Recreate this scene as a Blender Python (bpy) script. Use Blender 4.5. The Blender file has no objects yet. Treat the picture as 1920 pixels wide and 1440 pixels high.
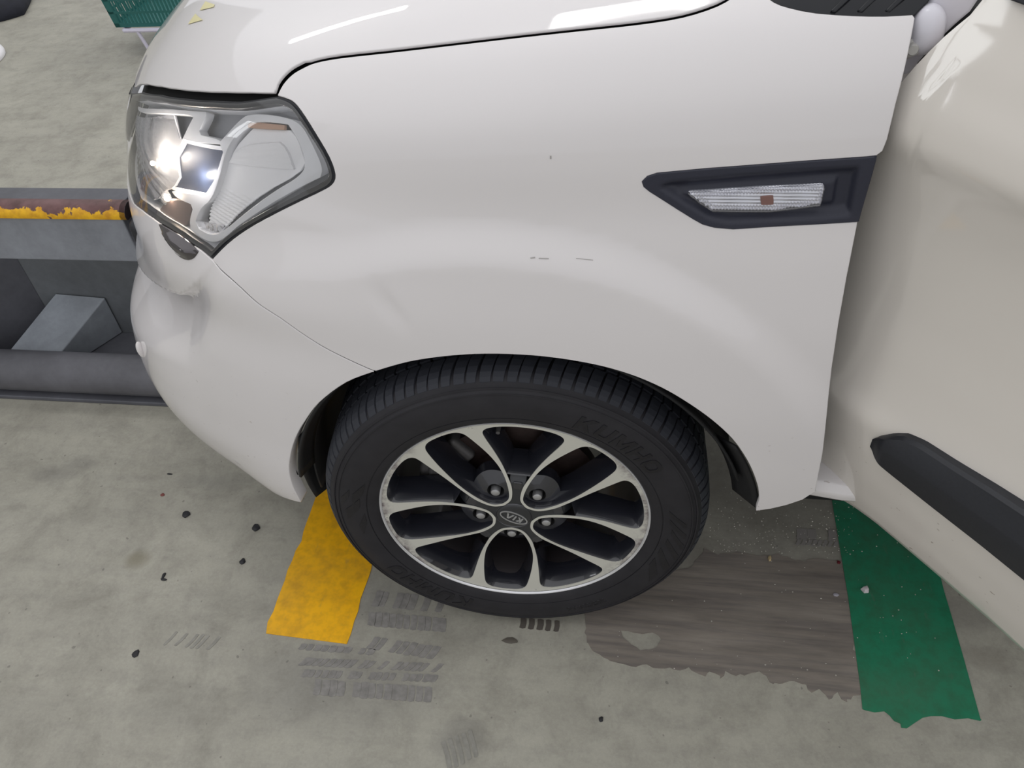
import bpy, bmesh, math, random
import numpy as np
from mathutils import Vector, Matrix
from mathutils.geometry import delaunay_2d_cdt
random.seed(7); rng = np.random.default_rng(7)
SC = bpy.context.scene; COL = SC.collection
PI = math.pi
# ---------------------------------------------------------------- camera
F_PX0 = 1603.4
_M = [[0.98713, 0.04173, -0.15438], [0.14003, -0.69181, 0.70837], [-0.07724, -0.72088, -0.68875]]
cam_data = bpy.data.cameras.new('camera'); cam = bpy.data.objects.new('camera', cam_data); COL.objects.link(cam)
cam_data.sensor_fit = 'HORIZONTAL'; cam_data.sensor_width = 36; cam_data.lens = F_PX0*36/1920; cam_data.clip_start = .02
cam.matrix_world = Matrix([[_M[0][0], -_M[0][1], -_M[0][2], .2031], [_M[1][0], -_M[1][1], -_M[1][2], -.8372], [_M[2][0], -_M[2][1], -_M[2][2], 1.4297], [0, 0, 0, 1]])
SC.camera = cam
# ---------------------------------------------------------------- world, lights, exposure
world = bpy.data.worlds.new('world'); SC.world = world; world.use_nodes = True
wn = world.node_tree; wn.nodes.clear()
wo = wn.nodes.new('ShaderNodeOutputWorld'); wb = wn.nodes.new('ShaderNodeBackground')
wtc = wn.nodes.new('ShaderNodeTexCoord'); wsx = wn.nodes.new('ShaderNodeSeparateXYZ'); wr = wn.nodes.new('ShaderNodeValToRGB')
wn.links.new(wtc.outputs['Generated'], wsx.inputs[0]); wn.links.new(wsx.outputs['Z'], wr.inputs[0])
wr.color_ramp.elements[0].position = 0; wr.color_ramp.elements[0].color = (.50, .505, .52, 1)
wr.color_ramp.elements[1].position = 1; wr.color_ramp.elements[1].color = (.77, .775, .79, 1)
wn.links.new(wr.outputs[0], wb.inputs[0]); wb.inputs[1].default_value = 1.0
wn.links.new(wb.outputs[0], wo.inputs[0])
def area_light(name, loc, target, sx, sy, power, color=(1, 1, 1)):
    d = bpy.data.lights.new(name, 'AREA'); d.shape = 'RECTANGLE'; d.size = sx; d.size_y = sy; d.energy = power; d.color = color
    o = bpy.data.objects.new(name, d); COL.objects.link(o); o.location = loc
    o.rotation_euler = (Vector(target)-Vector(loc)).to_track_quat('-Z', 'Y').to_euler(); return o
SC.view_settings.view_transform = 'Standard'; SC.view_settings.look = 'None'
SC.view_settings.exposure = 0.42; SC.view_settings.gamma = 1.0; SC.view_settings.use_curve_mapping = False
# ---------------------------------------------------------------- geometry core: photograph geometry and the car's body surface
F_PX = 1603.4
CAM = np.array([.2031, -.8372, 1.4297])
MM = np.array([[0.98713, 0.04173, -0.15438], [0.14003, -0.69181, 0.70837], [-0.07724, -0.72088, -0.68875]])
HUBZ = .314
def ray(px, py):
    d = np.array([(px-960)/F_PX, (py-720)/F_PX, 1.]); return MM @ d
def at_plane(px, py, P0, nrm):
    d = ray(px, py); return CAM + d*(((P0-CAM) @ nrm)/(d @ nrm))
def at_z(px, py, z=0.): return at_plane(px, py, np.array([0, 0, z]), np.array([0, 0, 1.]))
def at_y(px, py, y=0.): return at_plane(px, py, np.array([0, y, 0]), np.array([0, 1., 0]))
def project(P):
    c = (np.asarray(P, float)-CAM) @ MM
    return np.stack([960+F_PX*c[..., 0]/c[..., 2], 720+F_PX*c[..., 1]/c[..., 2]], -1)
def sstep(a, b, x):
    t = np.clip((x-a)/(b-a), 0, 1); return t*t*(3-2*t)
XC, YC = .12, .90
# levels: z at x=0, slope dz/dx, side inset y, front x, exponent
LEV = np.array([
 (.120, .00, .100, -.50, 2.4),
 (.160, .00, .070, -.60, 2.4),
 (.205, .00, .044, -.69, 2.5),
 (.270, .00, .022, -.765, 2.6),
 (.350, .00, .008, -.81, 2.6),
 (.430, .00, .002, -.835, 2.6),
 (.500, .00, .000, -.84, 2.6),
 (.570, .00, .000, -.83, 2.6),
 (.640, .00, .004, -.815, 2.6),
 (.710, .00, .010, -.81, 2.6),
 (.780, .01, .020, -.80, 2.6),
 (.850, .03, .030, -.785, 2.6),
 (.920, .06, .040, -.765, 2.6),
 (.975, .09, .054, -.735, 2.6),
 (1.020, .11, .082, -.69, 2.6),
 (1.050, .12, .118, -.63, 2.6),
 (1.075, .13, .170, -.53, 2.5),
 (1.097, .13, .280, -.38, 2.4),
 (1.120, .13, .500, -.14, 2.3),
 (1.135, .13, .700, .00, 2.2),
 (1.140, .13, .900, .12, 2.0)])
def _catmull(tab, k):
    n = len(tab); i = np.clip(np.floor(k).astype(int), 0, n-2); t = (k-i)[..., None]
    p0 = tab[np.clip(i-1, 0, n-1)]; p1 = tab[i]; p2 = tab[i+1]; p3 = tab[np.clip(i+2, 0, n-1)]
    return .5*((2*p1)+(-p0+p2)*t+(2*p0-5*p1+4*p2-p3)*t*t+(-p0+3*p1-3*p2+p3)*t**3)
def surf0(U, V):
    """U: 0..1 around the quarter nose, >1 straight along the side; V: level index."""
    U = np.asarray(U, float); V = np.asarray(V, float)
    L = _catmull(LEV, V); z0, s, ins, xf, n = [L[..., i] for i in range(5)]
    B = np.maximum(YC-ins, 1e-4); A = np.maximum(XC-xf, 1e-4)
    ph = np.minimum(U, 1)*np.pi/2
    c = np.abs(np.cos(ph)); sn = np.sin(ph)
    r = ((c/A)**n + (np.abs(sn)/B)**n)**(-1/n)
    x = XC - r*c + np.maximum(U-1, 0); y = YC - r*sn
    z = z0 + s*x
    # outward plan direction of the level curve
    gx = -(c/A)**(n-1)/A; gy = -np.sign(sn)*(np.abs(sn)/B)**(n-1)/B
    m = np.hypot(gx, gy)+1e-9
    return x, y, z, gx/m, gy/m
def gauss(x, w): return np.exp(-(x/w)**2)
def S(U, V):
    x, y, z, gx, gy = surf0(U, V)
    U = np.asarray(U, float)
    d = np.zeros_like(x)
    # flared band around the wheel opening
    r = np.hypot(x, z-HUBZ-.0)
    re = .525+.075*sstep(-.15, -.42, x)
    d = d + .011*(1-sstep(re-.04, re+.02, r))*(1-sstep(.36, .56, -x))*sstep(.0, .1, z)*sstep(.22, .5, U)
    d = d + .02*gauss(x+.39, .12)*gauss(z-.22, .13)*(1-sstep(.7, .9, U))
    # shallow valley between flare and shoulder, and the shoulder line
    d = d - .004*gauss(z-.87, .05)*sstep(.62, .8, U)
    # nose recess under the lamp, only around the corner
    zl = np.interp(U, [.30, .38, .48, .53, .553, .576, .608, .633], [.56, .575, .615, .635, .645, .668, .712, .755])
    amp = .040*sstep(.08, .28, U)*(1-sstep(.46, .65, U))
    h = zl-z
    d = d - amp*sstep(-.004, .013, h)*(1-sstep(.03, .135, h)) + .006*sstep(.2, .4, U)*(1-sstep(.50, .66, U))*gauss(h+.03, .035)
    d = d - .0028*gauss(x+.135+.5*(z-.735), .014)*gauss(z-.735, .03)*sstep(.7, .8, U)
    x = x+gx*d; y = y+gy*d
    return np.stack([x, y, z], -1)
def Nrm(U, V, e=1e-3):
    a = S(U+e, V)-S(U-e, V); b = S(U, V+e*5)-S(U, V-e*5)
    n = np.cross(a, b); n /= (np.linalg.norm(n, axis=-1, keepdims=True)+1e-12)
    s = np.where((n[..., 1:2] > 0) & (np.abs(n[..., 2:3]) < .3), -1, 1)
    return n
LEVFIT = np.array([[0.12, 0.0, 0.1, -0.623, 2.913], [0.16, 0.0, 0.07, -0.72, 2.947], [0.205, 0.0, 0.044, -0.806, 2.986], [0.27, 0.0, 0.022, -0.878, 3.049], [0.35, 0.0, 0.008, -0.895, 3.058], [0.43, 0.0, 0.002, -0.892, 2.965], [0.5, 0.0, 0.0, -0.858, 2.974], [0.57, 0.0, 0.0, -0.81, 2.991], [0.64, 0.0, 0.004, -0.78, 2.933], [0.71, 0.0, 0.01, -0.77, 2.978], [0.78, 0.01, 0.02, -0.759, 2.818], [0.85, 0.03, 0.03, -0.744, 2.752], [0.92, 0.06, 0.04, -0.706, 2.667], [0.975, 0.09, 0.054, -0.659, 2.665], [1.02, 0.11, 0.082, -0.604, 2.658], [1.05, 0.12, 0.118, -0.54, 2.647], [1.075, 0.13, 0.17, -0.439, 2.534], [1.097, 0.13, 0.28, -0.29, 2.421], [1.12, 0.13, 0.5, -0.052, 2.308], [1.135, 0.13, 0.7, 0.0, 2.2], [1.14, 0.13, 0.9, 0.12, 2.0]])
LEV[:] = LEVFIT
_inv = {}
def inv_px(px, py, off=0.):
    k = round(off, 4)
    if k not in _inv:
        U, V = np.meshgrid(np.linspace(0, 1.9, 380), np.linspace(0, 19.5, 400), indexing='ij')
        P = S(U, V); N = Nrm(U, V); P = P+N*off
        f = ((CAM-P)*N).sum(-1) > 0
        q = project(P); _inv[k] = (U[f], V[f], q[f], np.linalg.norm(P-CAM, axis=-1)[f])
    U, V, q, dd = _inv[k]
    d = np.hypot(q[:, 0]-px, q[:, 1]-py); m = np.where(d < d.min()+4)[0]
    i = m[(dd[m]+d[m]*.01).argmin()]; u, v = U[i], V[i]
    Q = lambda u, v: project(S(u, v)+Nrm(u, v)*off)
    for _ in range(8):
        q0 = Q(u, v); e = 1e-4; J = np.array([(Q(u+e, v)-q0)/e, (Q(u, v+e)-q0)/e]).T
        if abs(np.linalg.det(J)) < 50: break
        st = np.clip(np.linalg.solve(J, np.array([px, py])-q0), [-.02, -.2], [.02, .2]); u, v = u+st[0], v+st[1]
    return float(u), float(v)
# metric coordinates of the surface parameters
_vv = np.linspace(0, 20, 401); _pp = S(np.full(401, 1.0), _vv); _arc = np.concatenate([[0], np.cumsum(np.linalg.norm(np.diff(_pp, axis=0), axis=1))])
def to_m(uv): uv = np.asarray(uv, float); return np.stack([uv[..., 0]*1.3, np.interp(uv[..., 1], _vv, _arc)], -1)
def to_uv(m): return np.stack([m[..., 0]/1.3, np.interp(m[..., 1], _arc, _vv)], -1)
# ---------------------------------------------------------------- mesh helpers
def lin(c):
    return tuple(((x/255)/12.92 if x/255 <= .04045 else ((x/255+.055)/1.055)**2.4) for x in c)
def link(name, me, mat=None, parent=None, mw=None):
    o = bpy.data.objects.new(name, me); COL.objects.link(o)
    if mat and not me.materials: me.materials.append(mat)
    if parent: o.parent = parent
    if mw is not None: o.matrix_world = mw if not parent else mw
    return o
def empty(name, loc=(0, 0, 0)):
    o = bpy.data.objects.new(name, None); COL.objects.link(o); o.location = loc; o.empty_display_size = .05; return o
def tag(o, label=None, cat=None, group=None, kind=None):
    if label: o['label'] = label
    if cat: o['category'] = cat
    if group: o['group'] = group
    if kind: o['kind'] = kind
    return o
def mesh(name, V, Fs, mat=None, parent=None, smooth=True, normals=None, mw=None):
    me = bpy.data.meshes.new(name); me.from_pydata([tuple(map(float, v)) for v in V], [], [tuple(map(int, f)) for f in Fs]); me.update()
    if smooth: me.polygons.foreach_set('use_smooth', [True]*len(me.polygons))
    if normals is not None: me.normals_split_custom_set_from_vertices([tuple(map(float, n)) for n in normals])
    o = link(name, me, mat, parent)
    if mw is not None: o.matrix_local = mw
    return o
def autosmooth(o, deg=35):
    me = o.data; bm = bmesh.new(); bm.from_mesh(me)
    for e in bm.edges:
        if len(e.link_faces) == 2 and e.calc_face_angle(0) > math.radians(deg): e.smooth = False
        else: e.smooth = True
    for f in bm.faces: f.smooth = True
    bm.to_mesh(me); bm.free(); return o
def bm_obj(name, bm, mat, parent=None, bevel=0, seg=2, deg=35, mw=None, fix=True):
    if fix: bmesh.ops.recalc_face_normals(bm, faces=bm.faces)
    me = bpy.data.meshes.new(name); bm.to_mesh(me); bm.free(); o = link(name, me, mat, parent)
    if bevel:
        md = o.modifiers.new('bevel', 'BEVEL'); md.width = bevel; md.segments = seg; md.limit_method = 'ANGLE'; md.angle_limit = .6
        me.polygons.foreach_set('use_smooth', [True]*len(me.polygons)); md.harden_normals = True
    else: autosmooth(o, deg)
    if mw is not None: o.matrix_local = mw
    return o
def add_box(bm, x0, x1, y0, y1, z0, z1, M=None):
    vs = [bm.verts.new(Vector((x, y, z)) if M is None else M @ Vector((x, y, z))) for x in (x0, x1) for y in (y0, y1) for z in (z0, z1)]
    for f in ((0, 1, 3, 2), (4, 6, 7, 5), (0, 4, 5, 1), (2, 3, 7, 6), (0, 2, 6, 4), (1, 5, 7, 3)): bm.faces.new([vs[i] for i in f])
def add_tube(bm, pts, r, n=10, cap=True):
    pts = [Vector(p) for p in pts]; rings = []
    rr = r if isinstance(r, (list, tuple)) else [r]*len(pts)
    for i, p in enumerate(pts):
        t = (pts[min(i+1, len(pts)-1)]-pts[max(i-1, 0)]).normalized()
        a = t.cross(Vector((0, 0, 1)) if abs(t.z) < .9 else Vector((1, 0, 0))).normalized(); b = t.cross(a)
        rings.append([bm.verts.new(p+rr[i]*(math.cos(2*PI*k/n)*a+math.sin(2*PI*k/n)*b)) for k in range(n)])
    for A, B in zip(rings, rings[1:]):
        for k in range(n): bm.faces.new((A[k], A[(k+1) % n], B[(k+1) % n], B[k]))
    if cap: bm.faces.new(rings[0][::-1]); bm.faces.new(rings[-1])
def lathe(bm, prof, n=96, a0=0, a1=2*PI):
    """prof: (r, z) pairs turned about local z"""
    full = abs(a1-a0-2*PI) < 1e-6; m = n if full else n+1
    R = [[bm.verts.new((r*math.cos(a0+(a1-a0)*k/n), r*math.sin(a0+(a1-a0)*k/n), z)) for k in range(m)] for r, z in prof]
    for A, B in zip(R, R[1:]):
        for k in range(n): bm.faces.new((A[k], A[(k+1) % m], B[(k+1) % m], B[k]))
    return R
def pip(P, loops):
    ins = np.zeros(len(P), bool)
    for L in loops:
        a = L; b = np.roll(L, -1, 0)
        for (x0, y0), (x1, y1) in zip(a, b):
            c = ((y0 > P[:, 1]) != (y1 > P[:, 1]))
            with np.errstate(divide='ignore', invalid='ignore'): xi = (x1-x0)*(P[:, 1]-y0)/(y1-y0)+x0
            ins ^= c & (P[:, 0] < xi)
    return ins
def area2(L): x, y = L[:, 0], L[:, 1]; return float((x*np.roll(y, -1)-np.roll(x, -1)*y).sum()/2)
def resample(L, sp, corner=35):
    """closed polyline resampled, corners kept"""
    L = np.asarray(L, float); out = []
    for i in range(len(L)):
        a, b = L[i], L[(i+1) % len(L)]; d = np.linalg.norm(b-a)
        if d < 1e-7: continue
        k = max(1, int(math.ceil(d/sp))); out += [a+(b-a)*j/k for j in range(k)]
    return np.array(out)
def smooth_loop(L, it=1, corner=40):
    """Chaikin corner cutting that keeps sharp corners"""
    L = np.asarray(L, float)
    for _ in range(it):
        out = []
        n = len(L)
        for i in range(n):
            p, c, q = L[i-1], L[i], L[(i+1) % n]
            u, w = c-p, q-c; lu, lw = np.linalg.norm(u), np.linalg.norm(w)
            ang = math.degrees(math.acos(np.clip(u@w/(lu*lw+1e-12), -1, 1)))
            if ang > corner: out.append(c)
            else: out += [c-u*.25, c+w*.25]
        L = np.array(out)
    return L
def inset(L, d):
    """offset to the inside of a closed loop (positive d shrinks)"""
    if area2(L) < 0: return inset(L[::-1], d)[::-1]
    a = L-np.roll(L, 1, 0); b = np.roll(L, -1, 0)-L
    a /= np.linalg.norm(a, axis=1, keepdims=True)+1e-12; b /= np.linalg.norm(b, axis=1, keepdims=True)+1e-12
    t = a+b; tl = np.linalg.norm(t, axis=1, keepdims=True); t /= tl+1e-9
    n = np.stack([-t[:, 1], t[:, 0]], 1); c = np.clip((n*np.stack([-a[:, 1], a[:, 0]], 1)).sum(1), .5, 1)
    return L+n*(d/c)[:, None]
def tri_fill(loops, sp):
    """triangulate the region bounded by loops (even-odd), interior points on a hex grid"""
    allb = np.concatenate(loops); mn, mx = allb.min(0), allb.max(0)
    ys = np.arange(mn[1], mx[1], sp*.866); pts = []
    for j, y in enumerate(ys):
        xs = np.arange(mn[0]+(sp/2 if j % 2 else 0), mx[0], sp); pts.append(np.stack([xs, np.full_like(xs, y)], 1))
    pts = np.concatenate(pts) if len(pts) else np.zeros((0, 2))
    if len(pts):
        pts = pts[pip(pts, loops)]
        keep = np.ones(len(pts), bool)
        for i in range(0, len(pts), 2000):
            d = np.min(((pts[i:i+2000, None]-allb[None])**2).sum(-1), 1); keep[i:i+2000] = d > (sp*.45)**2
        pts = pts[keep]
    V = [Vector(p) for p in allb]+[Vector(p) for p in pts]; E = []; o = 0
    for L in loops: E += [(o+i, o+(i+1) % len(L)) for i in range(len(L))]; o += len(L)
    r = delaunay_2d_cdt(V, E, [], 0, 1e-7)
    v2 = np.array([tuple(v) for v in r[0]]); F = [f for f in r[2]]
    cen = np.array([v2[list(f)].mean(0) for f in F]); ok = pip(cen, loops)
    orig = r[3]; back = {}
    for i, o_ in enumerate(orig):
        for q in o_: back[q] = i
    F = [f for f, k in zip(F, ok) if k and len(set(f)) == 3]
    bl = []; o = 0
    for L in loops: bl.append([back[o+i] for i in range(len(L))]); o += len(L)
    return v2, F, bl
def panel(name, loops, mat, parent, off=0., edge=.012, sp=.012, gap=.0, bsp=None, offf=None, round_=.0012, backthick=None):
    """a sheet on the body surface bounded by uv loops, with a folded edge"""
    LL = []
    for i, L in enumerate(loops):
        m = resample(to_m(L), bsp or sp*.7)
        if gap: m = inset(m, gap if i == 0 else -gap)
        LL.append(m)
    v2, F, bl = tri_fill(LL, sp)
    uv = to_uv(v2); P = S(uv[:, 0], uv[:, 1]); N = Nrm(uv[:, 0], uv[:, 1])
    o_ = off if offf is None else off+offf(uv, P)[:, None]
    P = P+N*o_
    if offf is not None:
        Nn = np.zeros_like(P)
        Fa = np.array([list(f) for f in F]); fn = np.cross(P[Fa[:, 1]]-P[Fa[:, 0]], P[Fa[:, 2]]-P[Fa[:, 0]])
        for k in range(3): np.add.at(Nn, Fa[:, k], fn)
        Nn /= np.linalg.norm(Nn, axis=1, keepdims=True)+1e-12
        sg = np.sign((Nn*N).sum(1, keepdims=True)); NV = Nn*sg
    else: NV = N
    V = [p for p in P]; NN = [n for n in NV]; Fs = []
    c0 = Fs
    for f in F:
        a, b, c = f
        nn = np.cross(P[b]-P[a], P[c]-P[a])
        Fs.append((a, b, c) if nn@N[a] > 0 else (a, c, b))
    if edge:
        for ids, L in zip(bl, LL):
            ids = list(ids); n = len(ids); Pb = P[ids]; Nb = N[ids]
            t = np.roll(Pb, -1, 0)-np.roll(Pb, 1, 0); t /= np.linalg.norm(t, axis=1, keepdims=True)+1e-12
            out = np.cross(t, Nb)
            cen = to_uv(L+ (lambda tt: np.stack([tt[:, 1], -tt[:, 0]], 1))((np.roll(L, -1, 0)-np.roll(L, 1, 0)))*.02)
            c3 = S(cen[:, 0], cen[:, 1])
            # outwards = away from the filled region
            test = L+np.stack([(np.roll(L, -1, 0)-np.roll(L, 1, 0))[:, 1], -(np.roll(L, -1, 0)-np.roll(L, 1, 0))[:, 0]], 1)*.05
            insd = pip(test, LL); d3 = c3-S(*to_uv(L).T)
            sgn = np.where(insd, -1, 1)[:, None]*np.sign((d3*out).sum(1, keepdims=True)+1e-15)
            sgn = np.sign(np.median(sgn))
            out = out*sgn
            r1 = Pb+out*round_-Nb*round_; r2 = r1-Nb*(edge(Pb)[:, None] if callable(edge) else edge)
            s1, s2 = len(V), len(V)+n
            V += list(r1)+list(r2); NN += list((out+Nb*.5)/np.linalg.norm(out+Nb*.5, axis=1, keepdims=True))+list(out)
            for i in range(n):
                j = (i+1) % n
                for q in ((ids[i], ids[j], s1+j, s1+i), (s1+i, s1+j, s2+j, s2+i)):
                    nn = np.cross(V[q[1]]-V[q[0]], V[q[2]]-V[q[0]])
                    Fs.append(q if nn@(out[i]+Nb[i]*.3) > 0 else q[::-1])
    return mesh(name, V, Fs, mat, parent, True, NN)
def pxloop(pts, off=0.):
    """mix of pixel pairs and ('uv', u, v) entries -> uv loop"""
    return [(p[1], p[2]) if p[0] == 'uv' else inv_px(p[0], p[1], off) for p in pts]
def flat_poly(name, loops, mat, parent=None, thick=.001, z=0., sp=None, mw=None, fn=None):
    """plate in the local xy plane, top at z, thickness below"""
    LL = [np.asarray(L, float) for L in loops]
    if sp: LL = [resample(L, sp) for L in LL]
    v2, F, bl = tri_fill(LL, sp or 1e3)
    top = [(x, y, (fn(x, y) if fn else z)) for x, y in v2]; n = len(top)
    V = top+[(x, y, w-thick) for x, y, w in top]; Fs = []
    for a, b, c in F:
        A = (v2[b]-v2[a]); B = (v2[c]-v2[a])
        if A[0]*B[1]-A[1]*B[0] < 0: b, c = c, b
        Fs += [(a, b, c), (a+n, c+n, b+n)]
    for ids, L in zip(bl, LL):
        for i in range(len(ids)):
            j = (i+1) % len(ids); Fs.append((ids[i], ids[i]+n, ids[j]+n, ids[j]))
    bm = bmesh.new(); vs = [bm.verts.new(v) for v in V]
    for f in Fs:
        try: bm.faces.new([vs[i] for i in f])
        except ValueError: pass
    return bm_obj(name, bm, mat, parent, mw=mw)
# ---------------------------------------------------------------- materials
class NT:
    def __init__(s, name):
        s.m = bpy.data.materials.new(name); s.m.use_nodes = True; s.t = s.m.node_tree; s.b = s.t.nodes['Principled BSDF']; s.out = s.t.nodes['Material Output']
        s.tc = s.n('ShaderNodeTexCoord')
    def n(s, ty, **kw):
        q = s.t.nodes.new(ty)
        for k, v in kw.items(): setattr(q, k, v)
        return q
    def l(s, a, b): s.t.links.new(a, b)
    def noise(s, scale, detail=4, rough=.55, vec=None, dist=0):
        q = s.n('ShaderNodeTexNoise'); q.inputs['Scale'].default_value = scale; q.inputs['Detail'].default_value = detail; q.inputs['Roughness'].default_value = rough; q.inputs['Distortion'].default_value = dist
        s.l(vec or s.tc.outputs['Object'], q.inputs['Vector']); return q.outputs['Fac']
    def ramp(s, fac, stops):
        q = s.n('ShaderNodeValToRGB'); el = q.color_ramp.elements
        while len(el) < len(stops): el.new(.5)
        for e, (p, c) in zip(el, stops): e.position = p; e.color = (*c, 1) if len(c) == 3 else c
        s.l(fac, q.inputs[0]); return q.outputs[0]
    def mix(s, f, a, b, mode='MIX'):
        q = s.n('ShaderNodeMix', data_type='RGBA', blend_type=mode)
        for sock, val in ((q.inputs[0], f), (q.inputs[6], a), (q.inputs[7], b)):
            if hasattr(val, 'is_output'): s.l(val, sock)
            elif isinstance(val, (int, float)): sock.default_value = val
            else: sock.default_value = (*val, 1) if len(val) == 3 else val
        return q.outputs[2]
    def math(s, op, a, b=0., c=0., clamp=False):
        q = s.n('ShaderNodeMath', operation=op, use_clamp=clamp)
        for k, val in enumerate((a, b, c)):
            if hasattr(val, 'is_output'): s.l(val, q.inputs[k])
            else: q.inputs[k].default_value = val
        return q.outputs[0]
    def scaled(s, sx, sy, sz, rot=0):
        q = s.n('ShaderNodeMapping'); q.inputs['Scale'].default_value = (sx, sy, sz); q.inputs['Rotation'].default_value = (0, 0, rot); s.l(s.tc.outputs['Object'], q.inputs[0]); return q.outputs[0]
    def bump(s, h, strength, dist=.002):
        q = s.n('ShaderNodeBump'); q.inputs['Strength'].default_value = strength; q.inputs['Distance'].default_value = dist; s.l(h, q.inputs['Height']); s.l(q.outputs[0], s.b.inputs['Normal'])
    def set(s, **kw):
        for k, v in kw.items():
            sock = s.b.inputs[k.replace('_', ' ')]
            if hasattr(v, 'is_output'): s.l(v, sock)
            elif isinstance(v, (int, float)): sock.default_value = v
            else: sock.default_value = (*v, 1)
        return s
def simple(name, rgb, rough=.5, metal=0., coat=0., spec=.5, noise=0., nscale=60, coatr=.03):
    s = NT(name); s.set(Roughness=rough, Metallic=metal, Coat_Weight=coat, Coat_Roughness=coatr, Specular_IOR_Level=spec)
    c = lin(rgb)
    if noise:
        f = s.noise(nscale); s.set(Base_Color=s.ramp(f, [(.3, tuple(x*(1-noise) for x in c)), (.7, tuple(min(1, x*(1+noise)) for x in c))]))
    else: s.set(Base_Color=c)
    return s.m
def paint(name, rgb, dirt=0.):
    s = NT(name); c = lin(rgb); s.set(Roughness=.38, Coat_Weight=1., Coat_Roughness=.035, Specular_IOR_Level=.35)
    base = s.ramp(s.noise(3, 2), [(.3, tuple(x*.985 for x in c)), (.7, c)])
    if dirt:
        sp = s.ramp(s.noise(95, 2, .6, s.scaled(1, 1, 1.8)), [(.715, (0, 0, 0)), (.745, (1, 1, 1))])
        sx = s.n('ShaderNodeSeparateXYZ'); s.l(s.tc.outputs['Object'], sx.inputs[0])
        low = s.math('SUBTRACT', 1., s.math('MULTIPLY_ADD', sx.outputs['Z'], 1/.22, -.40/.22, True), clamp=True)
        base = s.mix(s.math('MULTIPLY', s.math('MULTIPLY', sp, low), dirt), base, lin((120, 95, 75)))
    s.set(Base_Color=base); return s.m
M_PAINT = paint('cream_white_paint', (229, 225, 225), .45)
M_DOORP = paint('cream_white_door_paint', (228, 222, 214), .75)
M_JAMB = simple('shaded_jamb_paint', (214, 212, 220), .3, coat=.6)  # white body paint with the jamb's bluish shadow put into the colour
M_BLACK = simple('black_plastic', (36, 38, 44), .45, noise=.12, nscale=300)
M_TRIM = simple('charcoal_trim_plastic', (40, 42, 56), .5, noise=.08, nscale=400)
M_GLOSSBLK = simple('gloss_black', (14, 15, 19), .08, coat=.5)
M_DARK = simple('dark_void', (12, 12, 13), .8)
M_LINER = simple('wheel_liner_plastic', (17, 18, 21), .65, noise=.2, nscale=90)
M_WHEELDK = simple('dark_wheel_paint', (36, 37, 44), .22, coat=.9, noise=.1, nscale=30)
M_CHROME = simple('chrome', (238, 238, 242), .12, .75)
M_SATIN = simple('satin_silver', (242, 243, 246), .32, .15)
M_STEEL = simple('bolt_steel', (190, 190, 192), .38, .8, noise=.1, nscale=200)
M_RUST = simple('brake_disc_iron', (58, 46, 44), .5, .6, noise=.25, nscale=50)
M_CAST = simple('cast_iron_grey', (96, 94, 94), .6, .3, noise=.2, nscale=60)
M_SEAL = simple('lamp_seal_rubber', (30, 31, 37), .35)
M_TEAL = simple('teal_plastic', (44, 112, 108), .45)
M_WIRE = simple('white_coated_wire', (220, 215, 232), .35)
M_WHITE = simple('white_plastic', (238, 236, 238), .4)
M_NAVY = simple('dark_cloth', (26, 28, 38), .85, noise=.3, nscale=20)
def machined():
    s = NT('machined_alloy_face'); sc = s.n('ShaderNodeSeparateXYZ'); s.l(s.tc.outputs['Object'], sc.inputs[0])
    r = s.math('SQRT', s.math('ADD', s.math('POWER', sc.outputs[0], 2.), s.math('POWER', sc.outputs[1], 2.)))
    # kerb scuffs near the lip, on the left and right of the wheel
    ax = s.math('ABSOLUTE', sc.outputs[0])
    lip = s.math('MULTIPLY_ADD', r, 1/.018, -.196/.018, True)
    side = s.math('MULTIPLY_ADD', ax, 1/.05, -.125/.05, True)
    n = s.ramp(s.noise(38, 6, .68), [(.40, (0, 0, 0)), (.60, (1, 1, 1))])
    k = s.math('MULTIPLY', s.math('MULTIPLY', lip, side), n)
    g = s.math('GREATER_THAN', s.noise(55, 5, .7), .66); k2 = s.math('MULTIPLY', g, s.math('MULTIPLY_ADD', r, 1/.01, -.207/.01, True))
    k = s.math('MAXIMUM', k, k2)
    col = s.mix(k, lin((222, 221, 212)), s.ramp(s.noise(120, 4, .7), [(.3, lin((88, 78, 78))), (.7, lin((168, 160, 158)))]))
    s.set(Base_Color=col, Metallic=s.math('MULTIPLY_ADD', k, -.25, .35), Roughness=s.math('MULTIPLY_ADD', k, .3, .36)); return s.m
M_MACH = machined()
def rubber(name, c, r=.62):
    s = NT(name); s.set(Base_Color=s.ramp(s.noise(25, 5), [(.3, lin(c)), (.75, lin(tuple(x+9 for x in c)))]), Roughness=r, Specular_IOR_Level=.35); s.bump(s.noise(500, 2), .15, .0005); return s.m
M_TYRE = rubber('tyre_sidewall_rubber', (36, 35, 39)); M_TREAD = rubber('tyre_tread_rubber', (45, 47, 54), .6); M_GROOVE = rubber('tyre_groove_rubber', (14, 14, 16), .8); M_LETTER = rubber('raised_letter_rubber', (27, 26, 30), .45)
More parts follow.
